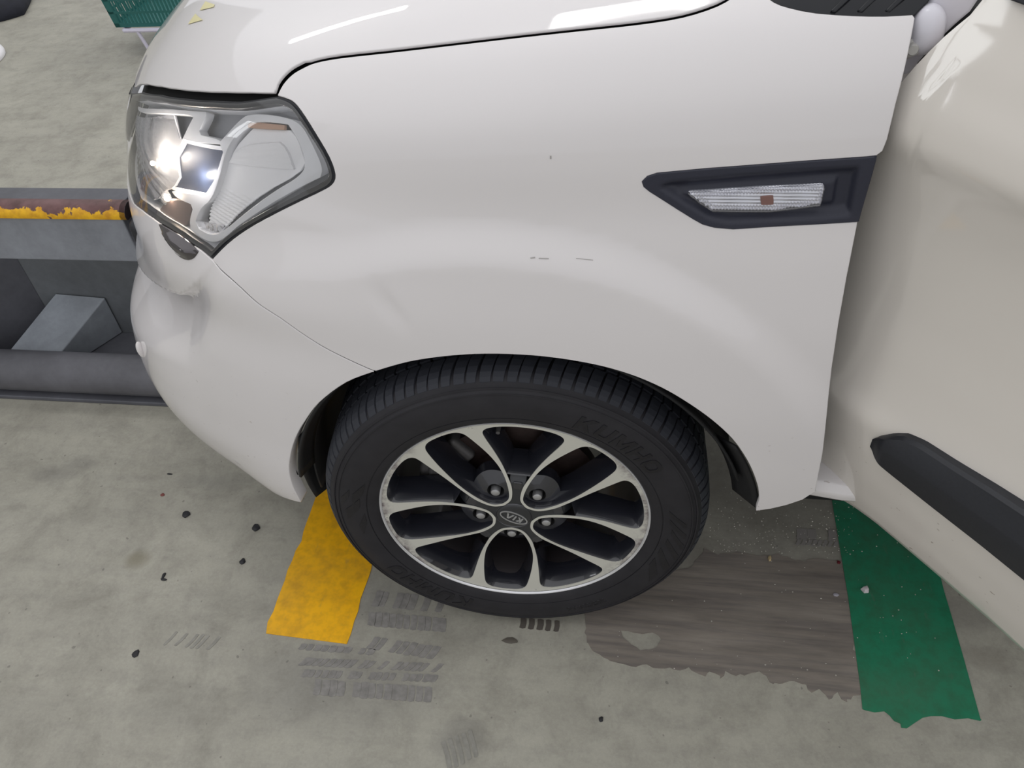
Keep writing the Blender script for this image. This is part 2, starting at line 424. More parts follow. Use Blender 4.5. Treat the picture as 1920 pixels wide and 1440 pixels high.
def lens(name, tint, amount=.12, rough=.02, body=.0, bodycol=(.8, .8, .8)):
    s = NT(name); t = s.t; t.nodes.remove(s.b)
    tr = s.n('ShaderNodeBsdfTransparent'); tr.inputs[0].default_value = (*tint, 1)
    gl = s.n('ShaderNodeBsdfGlossy'); gl.inputs['Roughness'].default_value = rough; gl.inputs[0].default_value = (1, 1, 1, 1)
    fr = s.n('ShaderNodeFresnel'); fr.inputs[0].default_value = 1.5
    f = s.math('MULTIPLY_ADD', fr.outputs[0], 1., amount*.2, True)
    mx = s.n('ShaderNodeMixShader'); s.l(f, mx.inputs[0]); s.l(tr.outputs[0], mx.inputs[1]); s.l(gl.outputs[0], mx.inputs[2])
    o = mx.outputs[0]
    if body:
        df = s.n('ShaderNodeBsdfDiffuse'); df.inputs[0].default_value = (*bodycol, 1); m2 = s.n('ShaderNodeMixShader'); m2.inputs[0].default_value = body
        s.l(o, m2.inputs[1]); s.l(df.outputs[0], m2.inputs[2]); o = m2.outputs[0]
    s.l(o, s.out.inputs[0]); return s.m
M_LENS = lens('clear_lens', (1, 1, 1), .06, .02, .05, (.85, .84, .82))
M_SIDELENS = lens('ribbed_clear_lens', (1, 1, 1), .2, .06, .05, (.9, .9, .95))
# ================================================================ FLOOR
def floor_material():
    s = NT('worn_concrete'); ob = s.tc.outputs['Object']
    a = s.ramp(s.noise(1.6, 6, .62), [(.3, lin((156, 153, 142))), (.7, lin((180, 177, 164)))])
    b = s.ramp(s.noise(9, 6, .7, dist=.4), [(.30, (.62, .61, .60)), (.55, (1, 1, 1)), (.8, (1.06, 1.06, 1.04))])
    c = s.mix(.62, a, b, 'MULTIPLY'); g2 = s.ramp(s.noise(32, 5, .75), [(.36, (.74, .74, .75)), (.52, (1, 1, 1))]); c = s.mix(.38, c, g2, 'MULTIPLY')
    fine = s.ramp(s.noise(160, 3, .7), [(.3, (.86, .86, .86)), (.7, (1.05, 1.05, 1.05))]); c = s.mix(.6, c, fine, 'MULTIPLY')
    streak = s.ramp(s.noise(5, 5, .6, s.scaled(.5, 6, 1)), [(.35, (.86, .86, .87)), (.6, (1, 1, 1))]); c = s.mix(.5, c, streak, 'MULTIPLY')
    sx = s.n('ShaderNodeSeparateXYZ'); s.l(ob, sx.inputs[0])
    wob = s.math('MULTIPLY', s.math('SUBTRACT', s.noise(7, 5, .65), .5), 1.6)
    for x, y, rx, ry, amt, col in STAINS:
        dx = s.math('MULTIPLY', s.math('SUBTRACT', sx.outputs[0], x), 1/rx); dy = s.math('MULTIPLY', s.math('SUBTRACT', sx.outputs[1], y), 1/ry)
        d = s.math('ADD', s.math('ADD', s.math('MULTIPLY', dx, dx), s.math('MULTIPLY', dy, dy)), wob)
        f = s.math('MULTIPLY', s.math('SUBTRACT', 1., d, clamp=True), amt)
        c = s.mix(f, c, lin(col))
    sp = s.ramp(s.noise(75, 1, .4), [(.755, (0, 0, 0)), (.775, (1, 1, 1))]); c = s.mix(s.math('MULTIPLY', sp, .45), c, lin((82, 80, 76)))
    s.set(Base_Color=c, Roughness=s.ramp(s.noise(12, 4), [(.3, (.42,)*3), (.7, (.6,)*3)]), Specular_IOR_Level=.35); s.bump(s.noise(60, 5, .7), .25, .002); return s.m
def fl(px, py): p = at_z(px, py, 0.); return float(p[0]), float(p[1])
STAINS = []
for px, py, rx, ry, amt, col in [(95, 890, .07, .035, .35, (112, 110, 106)), (150, 870, .05, .03, .3, (112, 110, 106)), (258, 1048, .035, .03, .6, (118, 112, 90)), (400, 905, .10, .03, .3, (118, 118, 112)),
        (640, 1290, .22, .09, .30, (112, 110, 108)), (860, 1385, .05, .05, .3, (110, 108, 106)), (1330, 1060, .30, .10, .25, (112, 106, 102)), (1430, 930, .20, .12, .42, (112, 108, 100)), (700, 1120, .14, .06, .35, (104, 103, 102)),
        (1850, 1235, .05, .03, .5, (125, 119, 108)), (320, 1320, .10, .06, .18, (120, 118, 112)), (1800, 1150, .06, .05, .4, (108, 104, 100))]:
    x, y = fl(px, py); STAINS.append((x, y, rx, ry, amt, col))
bm = bmesh.new(); add_box(bm, -9, 7, -5, 9, -.1, 0)
fo = bm_obj('floor', bm, floor_material()); tag(fo, kind='structure')

# ================================================================ CAR
car = empty('car', (0, 0, 0)); tag(car, 'cream white compact car with its front door open, parked nose to the left', 'car')
HOODLINE = [(518, 180), (530, 157), (548, 138), (568, 126), (592, 116), (640, 107), (740, 96), (860, 82), (980, 68), (1100, 55), (1200, 44), (1280, 31), (1345, 10), (1385, -14), (1420, -38)]
COWL_EDGE = [(1432, -12), (1452, 3), (1480, 13), (1530, 23), (1600, 28), (1660, 29), (1712, 26)]
REAR_UP = [(1716, 32), (1713, 50), (1700, 115), (1680, 195), (1664, 262), (1655, 285), (1643, 294)]
GARN = [(1643, 294), (1623, 296), (1520, 303), (1414, 311), (1320, 318), (1232, 326), (1214, 332), (1205, 341), (1208, 350), (1219, 359), (1271, 392), (1300, 410), (1318, 420), (1340, 426), (1375, 429), (1450, 424), (1545, 419), (1609, 415)]
REAR_LOW = [(1609, 415), (1600, 460), (1588, 520), (1572, 610), (1560, 690), (1552, 770), (1543, 850), (1535, 890), (1530, 918)]
SILLB = [(1530, 922), (1505, 938), (1475, 948), (1445, 955), (1416, 959)]
ARCH_R = [(1423, 938), (1421, 915), (1411, 885), (1396, 856), (1372, 823), (1335, 789), (1290, 757), (1240, 728), (1180, 703), (1110, 684), (1020, 670), (930, 665), (850, 668), (770, 679), (705, 697)]
SEAM = [(705, 697), (690, 692), (640, 669), (600, 648), (560, 622), (525, 597), (492, 576), (472, 560), (452, 541), (430, 521), (412, 505), (398, 487)]
LAMP_R = [(398, 484), (425, 457), (462, 430), (512, 402), (562, 377), (600, 359), (621, 346), (627, 328), (616, 295), (590, 250), (563, 208), (545, 189), (520, 180)]
def spl(P, k=4):
    P = [tuple(map(float, p)) for p in P]; out = []; n = len(P)
    for i in range(n-1):
        a, b, c, d = [np.array(P[min(max(j, 0), n-1)]) for j in (i-1, i, i+1, i+2)]
        for t in np.arange(k)/k: out.append(tuple(.5*(2*b+(c-a)*t+(2*a-5*b+4*c-d)*t*t+(3*b-a-3*c+d)*t**3)))
    return out+[P[-1]]
HOODLINE = spl(HOODLINE, 3); ARCH_R = spl(ARCH_R); SEAM = spl(SEAM, 2); COWL_EDGE = spl(COWL_EDGE, 2); LAMP_R = spl(LAMP_R, 3)
fender_uv = pxloop(HOODLINE+COWL_EDGE+REAR_UP+GARN[::-1][::-1][0:]+REAR_LOW[1:]+SILLB+ARCH_R+SEAM[1:]+LAMP_R[:-1])
fender = panel('front_fender', [fender_uv], M_PAINT, car, gap=.0019, sp=.013, edge=lambda P: np.where(P[:, 2] < .70, .008, .004))
ARCH_F = [(650, 718), (600, 755), (573, 790), (556, 820), (546, 852), (543, 882), (550, 912), (566, 943)]
BUMP_BOT = [(540, 936), (500, 916), ('uv', .565, 2.2), ('uv', .52, 2.0), ('uv', .45, 1.9), ('uv', .3, 1.8), ('uv', 0, 1.8)]
LAMP_B = [(265, 393), (285, 408), (300, 419), (320, 431), (340, 444), (375, 468), (394, 484)]
ARCH_F = spl([(705, 697)]+ARCH_F)[1:]
bump_uv = pxloop(SEAM[::-1]+ARCH_F+BUMP_BOT+[('uv', 0, 6.0), ('uv', .16, 6.0), ('uv', .24, 6.6), ('uv', .27, 7.2), ('uv', .22, 8.4), ('uv', .15, 9.3), ('uv', .30, 9.35), ('uv', .42, 9.42), (250, 381)]+LAMP_B)
bumper = panel('front_bumper', [bump_uv], M_PAINT, car, gap=.0019, sp=.0065, edge=lambda P: np.where((np.hypot(P[:, 0], P[:, 2]-HUBZ) < .405) & (P[:, 2] < .66), .022, .003))
panel('seam_shade_strip', [pxloop([(x+3, y-4) for x, y in SEAM[1:-1]]+[(x-3, y+4) for x, y in SEAM[1:-1][::-1]])], M_DARK, car, off=-.0019, sp=.01, edge=0)  # dark strip added under the seam, standing in for the shade in the gap
# wide inner lip of the bumper along the wheel opening is its folded edge; dark grille in the nose
grille_uv = [(0, 5.9), (.16, 5.9), (.25, 6.5), (.285, 7.2), (.24, 8.4), (.17, 9.3), (.16, 10.8), (.0, 11.2)]
grille = panel('lower_grille', [grille_uv], M_BLACK, car, off=-.004, sp=.02, edge=.03)
for k in range(6):
    v = 6.3+k*.75
    panel('grille_bar', [[(0, v), (.2, v), (.2, v+.3), (0, v+.3)]], M_BLACK, grille, off=.004, sp=.014, edge=.01)
hook_uv = pxloop([(258, 650), (262, 640), (270, 650), (278, 668), (270, 676)])
bm = bmesh.new(); add_box(bm, -.842, -.76, .485, .9, .36, .545); bm_obj('grille_surround', bm, M_BLACK, car, bevel=.02, seg=3)
u, v = inv_px(266, 655); Pk = S(u, v)+Nrm(u, v)*.002; bm = bmesh.new(); bmesh.ops.create_uvsphere(bm, u_segments=16, v_segments=10, radius=.014, matrix=Matrix.Translation(Pk) @ Matrix.Diagonal((.45, .6, 1.3, 1))); bm_obj('tow_eye_cover', bm, M_PAINT, bumper)
for L_ in ([(994, 483), (1003, 481.5), (1004, 484), (995, 485)], [(1010, 483.5), (1029, 484), (1029, 486), (1010, 485.5)], [(1080, 484), (1112, 487), (1112, 488.3), (1080, 485.2)], [(1031, 292), (1034, 292), (1034, 298), (1031, 298)]):
    panel('paint_scratch', [pxloop(L_)], simple('scratch_grey', (172, 168, 166), .6), fender, off=.0004, sp=.004, edge=0)
# hood
HOOD_F = [('uv', 0, 12.25), ('uv', .12, 12.1), ('uv', .24, 11.75), ('uv', .33, 11.7), (252, 163), (262, 157), (275, 157), (300, 161), (330, 166), (370, 170), (420, 172), (470, 173), (514, 174)]
HL2 = [(x-6, y-8) if i < 9 else (x-2, y-6) for i, (x, y) in enumerate(HOODLINE[2:])]
hood_uv = pxloop(HOOD_F+HL2)+[(1.24, 16.5), (1.26, 17.6), (1.2, 18.6), (1.05, 19.4), (.6, 19.7), (.0, 19.7)]
hood = panel('hood', [hood_uv], M_PAINT, car, gap=.0012, sp=.02, edge=.003, bsp=.009)
M_YEL = simple('pale_yellow_sticker', (216, 208, 160), .5)
for tri in ([(375, 20), (386, 3), (403, 9), (401, 14)], [(353, 46), (367, 26), (381, 38)]):
    panel('sticker', [pxloop(tri)], M_YEL, hood, off=.0008, sp=.02, edge=0)
def sd(m, L):
    ins = pip(m, [L]); a = L; b = np.roll(L, -1, 0); best = np.full(len(m), 1e9)
    for p, q in zip(a, b):
        d = q-p; t = np.clip(((m-p)@d)/(d@d+1e-12), 0, 1); best = np.minimum(best, np.linalg.norm(m-(p+t[:, None]*d), axis=1))
    return np.where(ins, best, -best)
# ---- headlight
lamp_loop_px = LAMP_R+[(505, 182), (450, 190), (400, 188), (345, 184), (300, 177), (265, 172), (250, 174)]
lamp_uv = pxloop(lamp_loop_px)+[(.33, 11.15), (.27, 10.9), (.235, 10.4), (.25, 9.8), (.32, 9.5), (.41, 9.5)]+pxloop([(250, 382)]+LAMP_B)
lamp_uv = lamp_uv[::1]
shell_uv = [(0, 3.0), (.45, 3.0)]+pxloop([(520, 900), (550, 905), (530, 870), (533, 840), (548, 808), (590, 745), (640, 708), (705, 685), (770, 668), (850, 656), (930, 653), (1020, 658), (1110, 672), (1180, 690), (1250, 720), (1345, 780), (1385, 820), (1412, 850), (1440, 900), (1450, 945), (1490, 938), (1520, 915)])+[(1.30, 8.), (1.29, 11.8), (1.30, 14.6), (1.28, 16.6), (.9, 16.6), (.7, 16), (.5, 15), (.0, 14.2)]
lamp_hole = [tuple(p) for p in to_uv(inset(resample(to_m(lamp_uv), .01), .003))]
panel('gap_shade_shell', [shell_uv, lamp_hole], M_DARK, car, off=-.018, sp=.03, edge=0)  # black sheet behind the panels paints the shade seen through their gaps
lamp = empty('headlight'); lamp.parent = car
inner_loop = [tuple(p) for p in to_uv(inset(resample(to_m(lamp_uv), .008), .0085))]
panel('lens', [lamp_uv], M_LENS, lamp, off=.0005, sp=.014, edge=0, gap=.003)
panel('lamp_seal', [lamp_uv, inner_loop], M_SEAL, lamp, off=-.002, sp=.008, edge=.009, gap=.0006)
M_HOUSE = simple('lamp_housing_grey', (142, 144, 150), .4); M_BROWN = simple('lamp_bezel_brown', (104, 90, 88), .3)
M_WALL = simple('lamp_wall_silver', (238, 239, 242), .4)
panel('lamp_wall', [lamp_uv, inner_loop], M_WALL, lamp, off=-.011, sp=.008, edge=.024, gap=.0008)
panel('housing', [lamp_uv], M_HOUSE, lamp, off=-.034, sp=.02, edge=0, gap=.001)
z1 = lambda L: [(200+x/4, 120+y/4) for x, y in L]
def lamp_patch(name, pts, off, mat, edge=.004, sp=.008, holes=(), offf=None, sm=1):
    k = 'off'
    loops = [smooth_loop(to_m(pxloop(z1(L), off)), sm) for L in (pts, *holes)]
    return panel(name, [[tuple(q) for q in to_uv(L)] for L in loops], mat, lamp, off=off, edge=edge, sp=sp, offf=offf, round_=.0006)
lamp_patch('indicator_bezel', [(845, 590), (900, 530), (1000, 420), (1060, 380), (1200, 378), (1380, 410), (1470, 470), (1540, 600), (1620, 780), (1600, 850), (1450, 920), (1200, 1060), (1000, 1200), (880, 1310), (800, 1340), (700, 1300), (630, 1240), (620, 1180), (645, 1090), (630, 1050), (520, 1000), (490, 960), (620, 975), (735, 985), (830, 840), (880, 680)],
    -.010, M_SATIN, .02, holes=([(900, 615), (1050, 435), (1200, 425), (1360, 450), (1440, 560), (1500, 740), (1460, 840), (1250, 960), (1050, 1110), (880, 1260), (790, 1290), (690, 1240), (665, 1180), (700, 1080), (790, 1010), (850, 830)],), sm=2)
lamp_patch('upper_bezel', [(235, 320), (480, 330), (745, 360), (735, 410), (690, 500), (705, 535), (840, 565), (870, 600), (610, 575), (570, 560), (650, 400), (610, 372), (400, 362), (235, 352)], -.012, M_SATIN, .012, sm=2)
def bumps(uv, P): return .0025*np.sin(P[:, 2]*900)*np.sin(P[:, 0]*1100+P[:, 2]*300)
lamp_patch('main_reflector', [(205, 380), (500, 375), (545, 560), (590, 580), (560, 650), (530, 700), (545, 850), (500, 930), (430, 950), (370, 1030), (300, 980), (240, 900), (205, 600)], -.016, M_CHROME, .004, sp=.004, offf=lambda uv, P: .0012*np.sin(P[:, 2]*620)*np.sin((P[:, 0]+P[:, 1])*560)*sstep(-.50, -.56, P[:, 0]*1.0))
M_PROJ = simple('projector_glass', (62, 70, 90), .35, .1)
lamp_patch('projector', [(590, 582), (885, 640), (840, 800), (780, 985), (650, 960), (505, 930), (545, 850), (530, 700)], -.018, M_PROJ, .01, sm=0)
lamp_patch('projector_rim', [(570, 560), (900, 625), (850, 810), (790, 1000), (640, 980), (490, 940), (540, 850), (520, 700)], -.016, M_SATIN, .006, holes=([(595, 590), (878, 645), (832, 800), (774, 978), (650, 953), (512, 925), (552, 850), (538, 700)],), sm=0)
M_IND = simple('indicator_reflector', (250, 250, 252), .35, .0); M_PEACH = simple('amber_cap', (196, 160, 138), .4)
ind = lamp_patch('indicator_reflector', [(1100, 485), (1370, 500), (1430, 560), (1485, 740), (1440, 820), (1180, 960), (1000, 1100), (880, 1240), (770, 1200), (780, 1080), (850, 960), (860, 820), (920, 740), (960, 640)], -.020, M_IND, .004, sp=.003, offf=lambda uv, P: .0018*np.sin(P[:, 2]*1000+P[:, 0]*220)*(P[:, 2] < .845))
lamp_patch('indicator_lens', [(1090, 600), (1290, 590), (1345, 640), (1400, 790), (915, 740), (980, 640)], -.016, M_IND, .006, sp=.003, offf=lambda uv, P: .0004*np.sin(P[:, 2]*2200))
lamp_patch('amber_cap', [(1060, 430), (1330, 460), (1330, 492), (1060, 475)], -.015, M_PEACH, .004)
lamp_patch('lower_bezel', [(500, 1005), (625, 1045), (635, 1060), (615, 1190), (560, 1235), (430, 1165), (400, 1090), (440, 1040)], -.015, M_BROWN, .006)
lamp_patch('chrome_facet', [(690, 1180), (880, 1215), (850, 1285), (780, 1290), (700, 1250)], -.016, M_CHROME, .003, sp=.004, offf=lambda uv, P: .0016*np.sin(P[:, 2]*700)*np.sin(P[:, 0]*800))
# chrome bowl catching the light
u, v = inv_px(314, 372, -.02); Pc = S(u, v)+Nrm(u, v)*(-.020)
bm = bmesh.new(); R = lathe(bm, [(.0, .009), (.006, .008), (.0105, .004), (.012, -.002)], 20); bmesh.ops.remove_doubles(bm, verts=bm.verts, dist=1e-5)
nb = Nrm(u, v); zt = Vector(nb).to_track_quat('Z', 'Y').to_matrix().to_4x4(); zt.translation = Vector(Pc)
bm_obj('bulb_shield', bm, M_CHROME, lamp, mw=zt)
m_lit = bpy.data.materials.new('lit_bulb'); m_lit.use_nodes = True; _b = m_lit.node_tree.nodes['Principled BSDF']; _b.inputs['Emission Color'].default_value = (1, .80, .58, 1); _b.inputs['Emission Strength'].default_value = 30
for (px, py, r_) in ((314, 372, .0045), (286, 306, .0035)):
    u, v = inv_px(px, py, -.010); Pb_ = S(u, v)+Nrm(u, v)*(-.010); bm = bmesh.new(); bmesh.ops.create_uvsphere(bm, u_segments=14, v_segments=8, radius=r_, matrix=Matrix.Translation(Pb_)); bm_obj('lit_bulb', bm, m_lit, lamp)
for (px, py, en, c_) in ((300, 290, .22, (1, .90, .78)), (372, 330, .07, (1, .95, .90))):  # first is the main beam; second is an added fill inside the lamp
    u, v = inv_px(px, py, -.009); pl_ = bpy.data.lights.new('lamp_inner_light', 'POINT'); pl_.energy = en; pl_.color = c_; pl_.shadow_soft_size = .004
    po = bpy.data.objects.new('lamp_inner_light', pl_); COL.objects.link(po); po.location = S(u, v)+Nrm(u, v)*(-.005); po.parent = lamp
# small lamp set under the headlight
fog_px = [(300, 421), (308, 441), (321, 462), (335, 479), (350, 487), (363, 484), (372, 471), (352, 452), (325, 434)]
fog_uv = [tuple(q) for q in to_uv(smooth_loop(to_m(pxloop(fog_px)), 1))]
fog = panel('corner_lamp', [fog_uv], simple('smoked_chrome', (92, 88, 90), .1, .7, coat=.6), car, off=.002, sp=.005, edge=.004,
    offf=lambda uv, P: .009*sstep(0, .012, sd(to_m(uv), to_m(np.array(fog_uv)))))
# ---- side garnish with the repeater lamp
z6 = lambda L: [(1180+x/3.84, 260+y/3.84) for x, y in L]
garn_uv = pxloop(GARN)
rec_m = to_m(pxloop(z6([(190, 335), (300, 300), (700, 262), (1000, 235), (1400, 205), (1670, 190), (1640, 350), (1600, 555), (1400, 580), (1000, 600), (700, 610), (570, 580), (400, 480), (250, 385)])))
pla_m = to_m(pxloop(z6([(330, 385), (600, 365), (1000, 335), (1505, 290), (1475, 480), (1300, 500), (1000, 530), (620, 530), (470, 470)])))
def garn_off(uv, P):
    m = to_m(uv); return -.009*sstep(0, .010, sd(m, rec_m))+.0045*sstep(-.001, .004, sd(m, pla_m))
garn = panel('side_garnish', [garn_uv], M_TRIM, car, off=.0012, sp=.0035, edge=.012, gap=.0006, bsp=.004, offf=garn_off, round_=.0015)
sl_px = z6([(430, 393), (900, 362), (1390, 334), (1398, 350), (1370, 473), (1200, 495), (1010, 518), (800, 518), (600, 514), (510, 455)])
sl_uv = pxloop(sl_px); sl_m = to_m(sl_uv)
M_SLREF = simple('side_lamp_reflector', (236, 237, 246), .14, .6)
panel('lamp_base', [sl_uv], M_SLREF, garn, off=-.0012, sp=.0015, edge=.004, offf=lambda uv, P: .0009*np.sin(P[:, 0]*1700)*sstep(.004, .002, np.abs(sd(to_m(uv), sl_m))-.003)+.0009*np.sin(P[:, 2]*1500))
panel('side_lamp', [sl_uv], M_SIDELENS, garn, off=.0035, sp=.01, edge=.004)
bulb = panel('lamp_bulb', [pxloop(z6([(950, 420), (1030, 416), (1032, 470), (955, 472)]))], simple('amber_bulb', (150, 80, 62), .35), garn, off=.0012, sp=.006, edge=.003)
# ---- cowl, pillar, hinge, sill
cowl_m = simple('gloss_black_cowl', (16, 18, 24), .15, coat=.25, spec=.3)
cowl = panel('windshield_cowl', [pxloop([(1430, -10), (1454, 5), (1482, 15), (1530, 25), (1600, 30), (1660, 31), (1712, 28), (1740, 0), (1760, -40), (1600, -48), (1440, -45)], -.006)], cowl_m, car, off=-.006, sp=.01, edge=.01, offf=lambda uv, P: .0012*np.sin(P[:, 0]*95+P[:, 1]*60))
for px0 in (1560, 1610, 1662):
    panel('cowl_rib', [pxloop([(px0, 20), (px0+6, 20), (px0+44, -14), (px0+34, -14)], -.004)], cowl_m, cowl, off=-.0035, sp=.01, edge=.004)
def extrude_poly(name, pts3, dvec, mat, parent, bevel=.004):
    bm = bmesh.new(); A = [bm.verts.new(p) for p in pts3]; B = [bm.verts.new(Vector(p)+Vector(dvec)) for p in pts3]
    bm.faces.new(A); bm.faces.new(B[::-1]); n = len(A)
    for i in range(n): bm.faces.new((A[i], A[(i+1) % n], B[(i+1) % n], B[i]))
    return bm_obj(name, bm, mat, parent, bevel=bevel)
pil = extrude_poly('door_pillar', [at_y(x, y, .105) for x, y in [(1684, 170), (1686, 110), (1704, 50), (1722, 22), (1760, -14), (1800, -60), (1880, -60), (1838, 0), (1822, 24), (1795, 47), (1766, 74), (1744, 97), (1722, 122)]], (.0, .07, .0), M_JAMB, car, .006)
bm = bmesh.new(); c = at_y(1736, 55, .10)
for (s_, r_) in ((1, .020),):
    bmesh.ops.create_uvsphere(bm, u_segments=28, v_segments=16, radius=.021, matrix=Matrix.Translation(c) @ Matrix.Diagonal((.9, .9, 1.25, 1)))
bm_obj('pillar_boss', bm, M_JAMB, pil)
pl = extrude_poly('hinge_plate', [at_y(x, y, .092) for x, y in [(1700, 62), (1712, 64), (1727, 70), (1730, 79), (1722, 96), (1714, 106), (1700, 113), (1690, 113)]], (0, .01, 0), simple('hinge_paint', (176, 172, 170), .4, coat=.4), pil, .0015)
c = Vector(at_y(1710, 90, .088)); W = Matrix.Translation(c) @ Matrix.Rotation(PI/2, 4, 'X')
bm = bmesh.new(); lathe(bm, [(0, .006), (.005, .006), (.0062, .004), (.0064, .001), (.0095, .0), (.0095, -.004)], 20); bmesh.ops.remove_doubles(bm, verts=bm.verts, dist=1e-5); bm_obj('hinge_bolt', bm, simple('bolt_paint', (186, 184, 180), .4, coat=.4), pil, mw=W)
# sill below the door opening
prof = [(.10, .42), (.045, .42), (.022, .412), (.014, .398), (.016, .385), (.03, .376), (.12, .37), (.12, .42)]
bm = bmesh.new(); rings = []
for i, x in enumerate(np.linspace(.425, 1.7, 18)):
    k = sstep(.425, .47, x); rings.append([bm.verts.new((x, y+.012*(1-k), z-.0*(1-k))) for y, z in prof])
for A, B in zip(rings, rings[1:]):
    for k in range(len(prof)): bm.faces.new((A[k], B[k], B[(k+1) % len(prof)], A[(k+1) % len(prof)]))
bm.faces.new(rings[0]); bm.faces.new(rings[-1][::-1])
bm_obj('side_sill', bm, M_PAINT, car, bevel=.004)
bm = bmesh.new(); add_box(bm, .50, 1.75, .13, .9, .36, 1.06); bm_obj('cabin_side', bm, M_DARK, car, bevel=.01)
bm = bmesh.new(); add_box(bm, -.62, -.45, .42, .9, .24, .50); add_box(bm, -.45, .45, .40, .9, .24, .90); add_box(bm, .45, 1.75, .13, .9, .24, .34); bm_obj('underbody', bm, M_DARK, car, bevel=.01)
# ---- wheel housing
def arc_sheet(bm, r, a0, a1, y0f, y1f, n=48, rf=None, slope=0.):
    A = []
    for k in range(n+1):
        a = math.radians(a0+(a1-a0)*k/n); t = k/n; rr = r if rf is None else rf(t)
        A.append([bm.verts.new(((rr+slope*(1-j/4))*math.cos(a), y, HUBZ+(rr+slope*(1-j/4))*math.sin(a))) for j, y in enumerate(np.linspace(y0f(t), y1f(t), 5))])
    for p, q in zip(A, A[1:]):
        for j in range(4): bm.faces.new((p[j], p[j+1], q[j+1], q[j]))
bm = bmesh.new()
arc_sheet(bm, .347, 17, 183, lambda t: .05, lambda t: .34)
arc_sheet(bm, .347, 17, 172, lambda t: .014, lambda t: .05, slope=.013)
arc_sheet(bm, .350, 160, 187, lambda t: .036+.012*t, lambda t: .12-.05*t, 14, slope=.017)
arc_sheet(bm, .347, 8, 30, lambda t: .004, lambda t: .045+.0*t, 12, slope=.036)
v = [bm.verts.new((.347*math.cos(math.radians(a)), .34, HUBZ+.347*math.sin(math.radians(a)))) for a in range(17, 174, 6)]; bm.faces.new(v)
lin_o = bm_obj('wheel_liner', bm, M_LINER, car, fix=False); md = lin_o.modifiers.new('thick', 'SOLIDIFY'); md.thickness = .004; md.offset = 1
# ---- front door, swung open
DTH = math.radians(50); DP0 = np.array([.47, .03, 0.]); DD = np.array([math.cos(DTH), -math.sin(DTH), 0]); DN = np.array([-math.sin(DTH), -math.cos(DTH), 0])
DM = Matrix([[DD[0], -DN[0], 0, DP0[0]], [DD[1], -DN[1], 0, DP0[1]], [0, 0, 1, 0], [0, 0, 0, 1]])
def dpx(px, py, inset_=0.): P = at_plane(px, py, DP0-DN*inset_, DN); return float((P-DP0)@DD), float(P[2])
dz_k = [.30, .36, .42, .48, .54, .575, .61, .66, .75, .86, .925, .955, .98, 1.03, 1.10, 1.13]
di_k = [.060, .036, .020, .009, .002, .000, .010, .018, .026, .025, .015, .006, .009, .024, .048, .060]
def _pc(xk, yk, x):
    xk = np.array(xk); yk = np.array(yk); x = np.asarray(x, float); i = np.clip(np.searchsorted(xk, x)-1, 0, len(xk)-2); h = xk[i+1]-xk[i]; t = (x-xk[i])/h
    m = np.gradient(yk, xk)*.8; return (2*t**3-3*t**2+1)*yk[i]+(t**3-2*t**2+t)*h*m[i]+(-2*t**3+3*t**2)*yk[i+1]+(t**3-t**2)*h*m[i+1]
def dins(z): return _pc(dz_k, di_k, z)
bot = []
for px, py in [(1533, 890), (1537, 905), (1546, 918), (1560, 930), (1600, 956), (1640, 985), (1760, 1087), (1850, 1165), (1920, 1228)]:
    i_ = .03
    for _ in range(6): s_, z_ = dpx(px, py, i_); i_ = float(dins(z_))
    bot.append((s_, z_))
print('door bottom', [(round(a, 3), round(b, 3)) for a, b in bot])
bs = [b[0] for b in bot]+[1.0]; bz = [b[1] for b in bot]+[bot[-1][1]]
bs, bz = zip(*sorted(zip(bs, bz)))
top_ = []
for px, py in [(1684, 162), (1700, 142), (1725, 114), (1766, 73), (1795, 48), (1822, 26)]:
    i_ = .04
    for _ in range(6): s_, z_ = dpx(px, py, i_); i_ = float(dins(z_))
    top_.append((s_, z_))
top_ = [t for t in top_ if t[1] < 1.105]+[(top_[-1][0]+.004, 1.105)]
print('door top', top_); ts = [t[0] for t in top_]; tz = [t[1] for t in top_]
NS, NZ = 90, 80; ss = np.concatenate([np.linspace(-.13, .05, 24), np.linspace(.055, .98, NS-24)]); V = []; Fs = []
for s_ in ss:
    zb = float(np.interp(s_, bs, bz)) if s_ > bs[0] else bz[0]+(bs[0]-s_)*.6
    zt_ = float(np.interp(s_, ts, tz))
    for k in range(NZ):
        z_ = zb+(zt_-zb)*(k/(NZ-1)); edge = .012*(max(0, 1-(z_-zb)/.012))**2+.012*(max(0, (-.02-s_)/.11))**2
        V.append((s_, float(dins(z_))+edge, z_))
n0 = len(V); V += [(x, y+.055 if True else 0, z) for x, y, z in V]
idx = lambda i, j: i*NZ+j
for i in range(len(ss)-1):
    for j in range(NZ-1):
        Fs += [(idx(i, j), idx(i+1, j), idx(i+1, j+1), idx(i, j+1)), (n0+idx(i, j+1), n0+idx(i+1, j+1), n0+idx(i+1, j), n0+idx(i, j))]
for i in range(len(ss)-1):
    for j, fl_ in ((0, 0), (NZ-1, 1)): q = (idx(i, j), n0+idx(i, j), n0+idx(i+1, j), idx(i+1, j)); Fs.append(q if not fl_ else q[::-1])
for j in range(NZ-1):
    for i in (0, len(ss)-1): q = (idx(i, j), idx(i, j+1), n0+idx(i, j+1), n0+idx(i, j)); Fs.append(q if i == 0 else q[::-1])
door = mesh('front_door', V, Fs, M_DOORP, car, mw=DM); autosmooth(door, 50)
